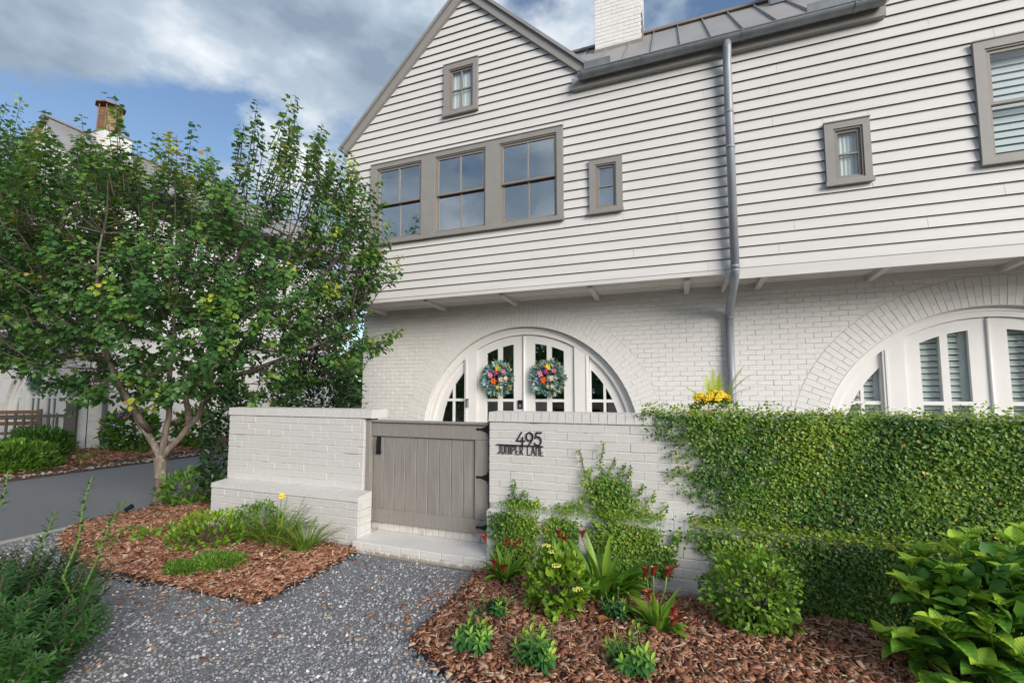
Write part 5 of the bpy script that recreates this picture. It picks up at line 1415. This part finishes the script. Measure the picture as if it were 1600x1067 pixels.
ob('cushion', foliage((-3.70, 2.80, .07), (.27, .16, .075), 5200, .026, NEEDLE, M_GREEN, tint=(.62, .18), up=1.0, width=2.6, zmin=.05, shell=.4), mo)
ob('cushion', foliage((-3.90, 2.62, .06), (.17, .09, .055), 2300, .026, NEEDLE, M_GREEN, tint=(.55, .18), up=1.0, width=2.6, zmin=.04, shell=.4), mo)
shrub('shrub', 'mid green leafy shrub at the foot of the maple trunk', 'shrub', (-6.05, 4.05, .08), (-5.95, 4.08, .27), (.42, .34, .22), 900, .065, LEAF_OVAL, M_GREEN, tint=(.5, .2), up=.5, width=.95, zmin=.08, nst=18)
for i, (x, y) in enumerate(((-4.95, 2.95), (-5.15, 2.75), (-5.35, 3.05), (-5.0, 3.2))):
    t = thing('seedling', (x, y, .07), ('tiny light green seedling with one big leaf in the left mulch', 'scattered tiny seedling near the gravel edge of the left mulch', 'tiny weed in the mulch towards the lane', 'tiny weed between the maple and the lime shrub')[i], 'weed')
    ob('foliage', foliage((x, y, .10), (.09, .08, .05), 34, (.075 if i == 0 else .045), LEAF_OVAL, M_GREEN, tint=(.75, .15), up=.5, width=1.1), t)
shrub('camellia', 'dark leaved evergreen shrub against the far end of the left brick wall', 'shrub', (-5.36, 4.1, .05), (-5.34, 4.12, .80), (.30, .34, .78), 1700, .075, LEAF_OVAL, M_DARKL, tint=(.5, .25), up=.1, zmin=.06, nst=20)
shrub('camellia', 'dark green tall shrub rising behind the left brick wall next to the house corner', 'shrub', (-5.55, 5.7, .0), (-5.58, 5.8, 1.20), (.66, .6, 1.0), 5600, .08, LEAF_OVAL, M_DARKL, tint=(.55, .25), up=.1, zmin=.06, nst=24)
t = thing('spotlight', (-6.30, 3.55, .05), 'small black garden spotlight at the lane edge of the mulch', 'garden light')
mb = MB(); mb.tube([(-6.30, 3.55, .03), (-6.30, 3.55, .12)], .012, 8); build(mb, 'stake', M_IRON, t)
mb = MB(); mb.tube([(-6.32, 3.54, .10), (-6.26, 3.58, .14)], [.022, .032], 12); build(mb, 'lamp_head', M_IRON, t)

# plum yew, bottom left
yw = thing('plum_yew', (-3.45, 1.22, -.02), 'dark green plum yew with upright needled shoots at the bottom left', 'yew shrub')
YT = [(-3.13, 1.58, 1.05, .03), (-2.98, 1.66, .90, .20), (-3.55, 1.40, 1.08, -.05), (-3.32, 1.52, .86, .06), (-3.70, 1.3, .95, -.1)]
P, D, N, S, T = [], [], [], [], []; mb = MB()
mbd = MB()
def yew_stem(b, tip, n, nl, bright):
    path = branch_path(b, tip, 6, .05); (mb if bright else mbd).tube(path, [.007, .007, .006, .006, .005, .004, .003], 5)
    for k in range(n):
        tt = (.12 + .88 * k / n); f = tt * 6; i = min(5, int(f)); q = path[i].lerp(path[i + 1], f - i); ax = (path[i + 1] - path[i]).normalized(); u = ax.orthogonal().normalized(); w = ax.cross(u); a = k * 2.4 + random.uniform(-.2, .2)
        d = u * math.cos(a) + w * math.sin(a)
        P.append(tuple(q)); D.append(tuple(d + ax * random.uniform(.25, .55))); N.append(tuple(ax)); S.append(nl * random.uniform(.8, 1.15) * (1 - .45 * max(0, tt - .8) / .2)); T.append(.35 + random.uniform(-.15, .15) + (.5 * max(0, tt - .55) if bright else .25 * max(0, tt - .7)))
for x, y, z, ln in YT: yew_stem((x - ln * 1.2, y - .12, .0), (x, y, z), 110, .064, True)
for k in range(250):
    az = random.uniform(0, 6.28); rr = .56 * math.sqrt(random.random()); x = -3.42 + rr * math.cos(az); y = 1.22 + rr * .8 * math.sin(az)
    h = (.66 - .30 * (rr / .62) ** 2) * random.uniform(.65, 1.12)
    yew_stem((x * .75 + -3.42 * .25, y * .75 + 1.22 * .25, .0), (x + .15 * math.cos(az), y + .15 * math.sin(az), h), int(105 * h / .5), .062, random.random() < .08)
S = np.array(S)
ob('foliage', scatter_mesh('foliage', *NEEDLE, P, D, N, np.c_[S * 2.1, S, S], M_YEW, np.clip(T, 0, 1)), yw)
build(mb, 'stem', M_STEM, yw); build(mbd, 'stem', M_TWIG, yw)

# planter with ferns and yellow flowers behind the wall
pl = thing('flower_planter', (.30, 4.45, 0), 'planter of ferns and yellow flowers showing above the fig covered wall', 'planter')
mb = MB(); mb.tube([(.30, 4.45, -.05), (.30, 4.45, .9), (.30, 4.45, 1.22), (.30, 4.45, 1.28)], [.14, .14, .20, .21], 16); build(mb, 'pot', M_TERRA, pl)
ob('foliage', foliage((.30, 4.43, 1.36), (.20, .16, .09), 320, .05, LEAF_OVAL, M_GREEN, tint=(.7, .2), up=.6), pl)
st = ([], [], [])
def frond(b, az, lean, L, bend):
    p = Vector(b); h = Vector((math.cos(az), math.sin(az), 0)); side = Vector((-h.y, h.x, 0)); ang = lean
    V, F, T = st
    n = 26
    for i in range(n):
        t_ = i / n; d = h * math.sin(ang) + Vector((0, 0, math.cos(ang))); w = .05 * (math.sin(math.pi * (t_ ** .6)) + .1)
        for s in (-1, 1):
            o = len(V); e = p + side * s * w * 1.15 + d * .03; V += [tuple(p), tuple(p + d * .013), tuple(e)]; F.append((o, o + 1, o + 2)); T += [random.uniform(.2, 1)] * 3
        p = p + d * L / n; ang += bend / n
for az, ln, L, bd in ((.1, .5, .34, 1.5), (.35, .25, .30, .5), (.0, .9, .38, 1.2), (3.0, 1.0, .30, .8), (3.3, .8, .26, 1.0), (.2, .35, .30, .8), (-.2, .7, .30, .8), (2.8, .5, .2, .7), (1.6, .05, .24, .2), (1.2, .12, .22, .2), (2.1, .1, .2, .1)): frond((.30 + .08 * math.cos(az), 4.36, 1.40), az, ln, L * 1.35, bd)
ob('fern', ribbon_mesh(st, 'fern', M_FERN, False), pl)
for k in range(46):
    a = random.uniform(0, 6.28); r = .12 * math.sqrt(random.random()); m = MB(); petal_flower(m, (.28 + r * 1.25 * math.cos(a), 4.36 + r * .6 * math.sin(a), 1.51 - r * .45 + random.uniform(-.02, .02)), random.uniform(.024, .036), 0, 0, 5, (random.uniform(-.5, .5), -.8, .7)); build(m, 'flower', M_YELLOW, pl)
for k in range(14):
    m = MB(); petal_flower(m, (.30 + random.uniform(-.12, .14), 4.28, 1.38 + random.uniform(-.03, .03)), .022, 0, 0, 5, (0, -1, .3)); build(m, 'flower', M_CREAM, pl)

# fallen leaves
for i, (x, y, lab) in enumerate(((-.50, 2.92, 'brown curled fallen leaf lying on the mulch beside the blue green perennial'), (-1.95, 2.62, 'orange brown fallen leaf lying on the grey gravel'), (-2.25, 2.95, 'dry brown leaf on the gravel near the doorstep'))):
    st = ([], [], []); ribbon(st, (x, y, .075 if i == 0 else .012), 1 + i * 2, 1.3, .11 if i == 0 else .05, .07 if i == 0 else .025, .9, .5, 6, broad, .3)
    tag(ob('fallen_leaf', ribbon_mesh(st, 'fallen_leaf', plain('dry_leaf', (.26, .095, .03), .3, 20, .6))), lab, 'fallen leaf')

# ------------------------------------------------------------------ neighbouring townhouse across the lane
nb = thing('townhouse', (-16, 7.1, 0), 'white townhouse with copper chimney pot seen behind the maple across the lane', 'townhouse')
NX1, NX0, NY, NYU = -14.5, -19.6, 7.1, 6.30
NCX, NR = -16.85, 1.72
hole = [(NCX + NR, .1)] + arc(NCX, .75, NR, 0, math.pi, 30) + [(NCX - NR, .1)]
mb = MB(); mb.plate([(NX0, -.1), (NX1, -.1), (NX1, 3.1), (NX0, 3.1)], [hole], NY + .006, NY + .3); mb.box((NX1 - .3, NY + .301, -.1), (NX1 - .006, 16, 3.1)); mb.box((NX0, NY + .301, -.1), (NX0 + .3, 16, 3.1)); mb.box((NX0, 15.8, -.1), (NX1 - .01, 16.1, 3.1))
nw = build(mb, 'brick_wall', M_MORTAR_F, nb)
rest = MB()
for r in range(41):
    z0 = .03 + r * .0755; z1 = z0 + .069
    x = NX1 - .2135 * 12.6 - (.1 if r % 2 else 0)
    while x < NX1:
        a, b = x, min(x + .207, NX1)
        if NX1 - b < .05: b = NX1
        dz = z0 - .75; RO = NR + RING + .004; hh = RO if dz < 0 else math.sqrt(max(0, RO ** 2 - dz * dz))
        if a > NCX + hh and b - a > .03: rest.bevel((a, NY + random.uniform(-.002, .002), z0), (b, NY + .03, z1), .004)
        x += .2135
    y = NY + .032 - (.1 if r % 2 else 0)
    while y < 12:
        a, b = max(NY + .032, y), y + .207
        rest.box((NX1 - .03, a, z0), (NX1 + random.uniform(-.002, .002), b, z1)); y += .2135
build(rest, 'brick_courses', M_BRICK, nw, 'stuff')
arch_ring(NCX, .75, NR, NY, nw, M_BRICK, zmin=1.2)
arch_entry(NCX, NR, NY, nb, cz=.75)
wreath(NCX - .35, 1.80, NY + .09, 'teal leafy wreath on the arched door across the lane', .2, 260, False)
NAX, NAZ = -15.5, 8.62
mb = MB(); mb.plate([(NX0 - .1, 3.1), (NX1 + .2, 3.1), (NX1 + .2, NAZ - .965 * (NX1 + .2 - NAX)), (NAX, NAZ), (NX0 - .1, 4.6)], [], NYU, NYU + .15); mb.box((NX1 + .05, NYU + .151, 3.1), (NX1 + .2, 16, 6.6)); mb.box((NX0 - .1, NYU + .151, 3.1), (NX1 + .05, 15.9, 3.2))
nu = build(mb, 'upper_wall', M_SIDING, nb)
z = 5.2
while z < NAZ - .1:
    h0 = (NAZ - z) / .965; h1 = (NAZ - z - .15) / .965; m = MB()
    b0, b1 = min(NAX + h0, NX1 + .2), min(NAX + max(.01, h1), NX1 + .2)
    m.hexa([(NAX - h0, NYU - .035, z), (b0, NYU - .035, z), (b0, NYU - .022, z), (NAX - h0, NYU - .022, z), (NAX - max(.01, h1), NYU - .015, z + .16), (b1, NYU - .015, z + .16), (b1, NYU - .003, z + .16), (NAX - max(.01, h1), NYU - .003, z + .16)])
    build(m, 'siding_board', M_SIDING, nu); z += .1465
m = MB(); z = 3.15
while z < 6.3:
    x = NX1 + .2; m.hexa([(x + .025, NYU + .16, z), (x + .038, NYU + .16, z), (x + .038, 16, z), (x + .025, 16, z), (x + .002, NYU + .16, z + .16), (x + .014, NYU + .16, z + .16), (x + .014, 16, z + .16), (x + .002, 16, z + .16)]); z += .1465
build(m, 'side_siding', M_SIDING, nu, 'stuff')
EV = NX1 + .55
m = MB(); sl = .965
for k in range(22):
    y0, y1 = NYU - .12 + k * .45, NYU - .12 + k * .45 + .445
    m2 = MB(); x0, x1 = NAX, EV; zA, zB = NAZ + .16, NAZ + .16 - sl * (EV - NAX)
    m2.hexa([(x0, y0, zA - .05), (x1, y0, zB - .05), (x1, y1, zB - .05), (x0, y1, zA - .05), (x0, y0, zA), (x1, y0, zB), (x1, y1, zB), (x0, y1, zA)])
    m2.hexa([(x0, y1 - .012, zA + .001), (x1, y1 - .012, zB + .001), (x1, y1, zB + .001), (x0, y1, zA + .001), (x0, y1 - .012, zA + .03), (x1, y1 - .012, zB + .03), (x1, y1, zB + .03), (x0, y1, zA + .03)])
    build(m2, 'roof_panel', M_ROOF, nb)
m = MB(); m.hexa([(NAX - 4.2, NYU - .12, NAZ + .11 - 4.05), (NAX - .002, NYU - .12, NAZ + .11), (NAX - .002, 16, NAZ + .11), (NAX - 4.2, 16, NAZ + .11 - 4.05), (NAX - 4.2, NYU - .12, NAZ + .16 - 4.05), (NAX - .002, NYU - .12, NAZ + .16), (NAX - .002, 16, NAZ + .16), (NAX - 4.2, 16, NAZ + .16 - 4.05)]); build(m, 'roof', M_ROOF, nb)
m = MB(); m.box((NAX - .06, NYU - .13, NAZ + .15), (NAX + .06, 16, NAZ + .19)); build(m, 'ridge_cap', M_SASH, nb)
m = MB(); m.tube([(EV + .05, NYU - .1, NAZ + .14 - sl * (EV - NAX)), (EV + .05, 16, NAZ + .14 - sl * (EV - NAX))], .06, 10); build(m, 'gutter', M_ZINC, nb)
m = MB(); m.tube([(NX1 + .07, NY + .35, 6.3), (NX1 + .07, NY + .35, .1)], .06, 12); build(m, 'downspout', M_PIPE, nb, smooth=True)
CXN, CYN = NAX + .02, 7.62
c3 = chimney(CXN - .36, CXN + .36, CYN - .30, CYN + .40, 7.9, 8.98, nb)
m = MB(); m.box((CXN - .38, CYN - .32, 8.98), (CXN + .38, CYN + .42, 9.02)); build(m, 'chimney_cap', M_ZINC, c3)
m = MB()
m.tube([(CXN, CYN, 9.03), (CXN, CYN, 9.75)], [.27, .25], 8); m.tube([(CXN, CYN, 9.86), (CXN, CYN, 9.89), (CXN, CYN, 10.0)], [.36, .36, .12], 8)
for k in range(8):
    a = 2 * math.pi * k / 8; m.tube([(CXN + .29 * math.cos(a), CYN + .29 * math.sin(a), 9.03), (CXN + .27 * math.cos(a), CYN + .27 * math.sin(a), 9.87)], .016, 6)
build(m, 'chimney_pot', M_COPPER, c3)
# porch fence and bench across the lane
fn = thing('porch_fence', (-15.5, 6.5, 0), 'dark grey picket fence with square post in front of the porch across the lane', 'fence')
A, Bp = Vector((-16.9, 5.35, 0)), Vector((-15.0, 6.95, 0)); dv = (Bp - A).normalized(); nv = Vector((-dv.y, dv.x, 0))
def bar(m, a, b, w, z0, z1):
    n = nv * w / 2; m.hexa([a - n + Vector((0, 0, z0)), b - n + Vector((0, 0, z0)), b + n + Vector((0, 0, z0)), a + n + Vector((0, 0, z0)), a - n + Vector((0, 0, z1)), b - n + Vector((0, 0, z1)), b + n + Vector((0, 0, z1)), a + n + Vector((0, 0, z1))])
m = MB(); bar(m, A, Bp, .06, .86, .94); build(m, 'rail', M_FENCE, fn); m = MB(); bar(m, A, Bp, .05, .14, .21); build(m, 'rail', M_FENCE, fn)
for k in range(15):
    q = A + dv * (.1 + k * .165); m = MB(); bar(m, q, q + dv * .045, .035, .04 if k % 4 == 0 else .21, .97 if k % 4 == 0 else .86); m.box((q.x, q.y, .93), (q.x + .02, q.y + .02, .98)); build(m, 'baluster', M_FENCE, fn)
m = MB(); bar(m, Bp, Bp + dv * .20, .20, -.05, 1.22); build(m, 'post', M_FENCE, fn)
m = MB(); m.tube([(-14.35, 7.0, 0), (-14.35, 7.0, 0.01)], .01, 4)
bn = thing('bench', (-17.0, 6.4, 0), 'brown wooden bench on the porch behind the grey picket fence', 'bench')
ba, bb = Vector((-17.55, 5.85, 0)), Vector((-16.35, 6.85, 0))
m = MB(); bar(m, ba, bb, .42, .40, .45); build(m, 'seat', M_WOODB, bn)
for k in range(3):
    m = MB(); o = nv * .22; bar(m, ba + o, bb + o, .03, .62 + k * .15, .72 + k * .15); build(m, 'backrest_slat', M_WOODB, bn)
for q in (ba, bb):
    for s in (-.18, .22):
        m = MB(); c = q + nv * s; bar(m, c, c + dv * .06, .06, -.02, 1.05 if s > 0 else .62); build(m, 'leg', M_WOODB, bn)
# bed across the lane
BED_N = [(-11.0, 2.5), (-11.0, 14), (-14.42, 14), (-14.42, 7.6), (-14.9, 7.05), (-16.8, 5.2), (-13.5, 2.5)]
HN = hbed(BED_N, .06)
sheet('planting_bed', BED_N, HN, .15, M_SOIL)
ob('bark_mulch', chips('bark_mulch', BED_N, lambda q: HN(q), 9000, ((-14.5, 3), (-11.3, 11)), .05, .11), None, 'stuff')
M_PB = M_PEBBLE
Qp = np.c_[RNG.uniform(-11.34, -10.97, 1500), RNG.uniform(2.6, 13, 1500)]
ob('pebble_border', stones('pebble_border', Qp, lambda q: np.full(len(q), .0), .04, .085, M_PB, .6), None, 'stuff')
shrub('juniper', 'feathery light green juniper spreading beside the lane in front of the picket fence', 'shrub', (-11.95, 4.75, .05), (-11.9, 4.75, .26), (.72, .60, .32), 6500, .085, NEEDLE, M_GREEN, tint=(.50, .2), up=.5, width=3, zmin=.03, nst=30, top_bright=.15)
shrub('yew_bush', 'dark green rounded bush between the juniper and the picket fence', 'shrub', (-13.5, 5.75, .05), (-13.3, 5.70, .36), (.70, .50, .38), 4600, .085, NEEDLE, M_GREEN, tint=(.28, .15), up=.6, width=3, zmin=.03, nst=24)
for i, (x, y, n, lab) in enumerate(((-12.9, 7.25, 900, 'hydrangea bush with blue violet heads against the side wall across the lane'), (-12.35, 8.5, 800, 'hydrangea bush with pink heads seen through the maple limbs across the lane'), (-12.2, 10.0, 600, 'leafy hydrangea farthest down the lane'))):
    t = shrub('hydrangea', lab, 'hydrangea', (x, y, .05), (x, y, .55), (.62, .55, .50), n, .14, LEAF_OVAL, M_GREEN, tint=(.42, .22), up=.3, width=1.3, zmin=.05, nst=16)
    for k in range(14):
        d = rdir(1)[0]; d[2] = abs(d[2]); d[1] = -abs(d[1]); c = np.array((x, y, .58)) + d * np.array((.6, .55, .48)); m = MB()
        for q in range(14):
            e = rdir(1)[0] * .05; m.tube([c + e, c + e * 1.25], [.016, .010], 5)
        build(m, 'flower_cluster', (M_PURPLE, M_PINK, M_CREAM)[i] if k % 3 else M_PINK, t, 'stuff')
for i, (x, y) in enumerate(((-13.4, 7.0), (-12.1, 7.0), (-11.75, 8.2), (-12.0, 5.9))):
    blade_clump((x, y, .05), ('grassy tuft at the foot of the downspout across the lane', 'grassy tuft in the mulch left of the far hydrangeas', 'grassy tuft beside the pebble border behind the maple trunk', 'small grassy tuft next to the juniper')[i], 60, .34, .014, .12, 'grass_tuft', 'grass tuft', tint=.5)
nn_ = 16000
tl_x = RNG.uniform(-60, 40, nn_); tl_h = 7 + 2.5 * np.sin(tl_x * .35) + 1.5 * np.sin(tl_x * .9 + 1); tl_y = np.where(RNG.random(nn_) < .5, 46, -26)
tl_P = np.c_[tl_x, tl_y + RNG.uniform(-3, 3, nn_), RNG.random(nn_) * tl_h]
ob('treeline', scatter_mesh('treeline', *LEAF_MAPLE, tl_P, rdir(nn_) + [0, -.3, -.2], rdir(nn_) * .5 + [0, -1, .6], RNG.uniform(.6, 1.2, nn_), M_MAPLE, np.clip(RNG.normal(.3, .15, nn_), 0, .6)), None, 'stuff')
GROUPS = {'perennial plant': 'young green perennials in the right bed', 'calla lily': 'calla lilies in the right bed', 'daylily': 'daylily clumps in the left bed', 'grass tuft': 'grassy tufts across the lane',
          'hydrangea': 'hydrangea bushes', 'climbing plant': 'climbing figs on the garden wall', 'garden wall': 'white brick garden walls beside the gate', 'weed': 'tiny weeds in the left mulch bed', 'fallen leaf': 'fallen leaves on the ground',
          'garden edging': 'edging strips of the mulch beds', 'tree': 'maples beside the lane', 'townhouse': 'white townhouses'}
for o in bpy.data.objects:
    if o.parent is None and o.get('category') in GROUPS and 'group' not in o: o['group'] = GROUPS[o['category']]
print('TRIS', sum(len(o.data.polygons) for o in bpy.data.objects if o.type == 'MESH'), 'OBJS', len(bpy.data.objects))
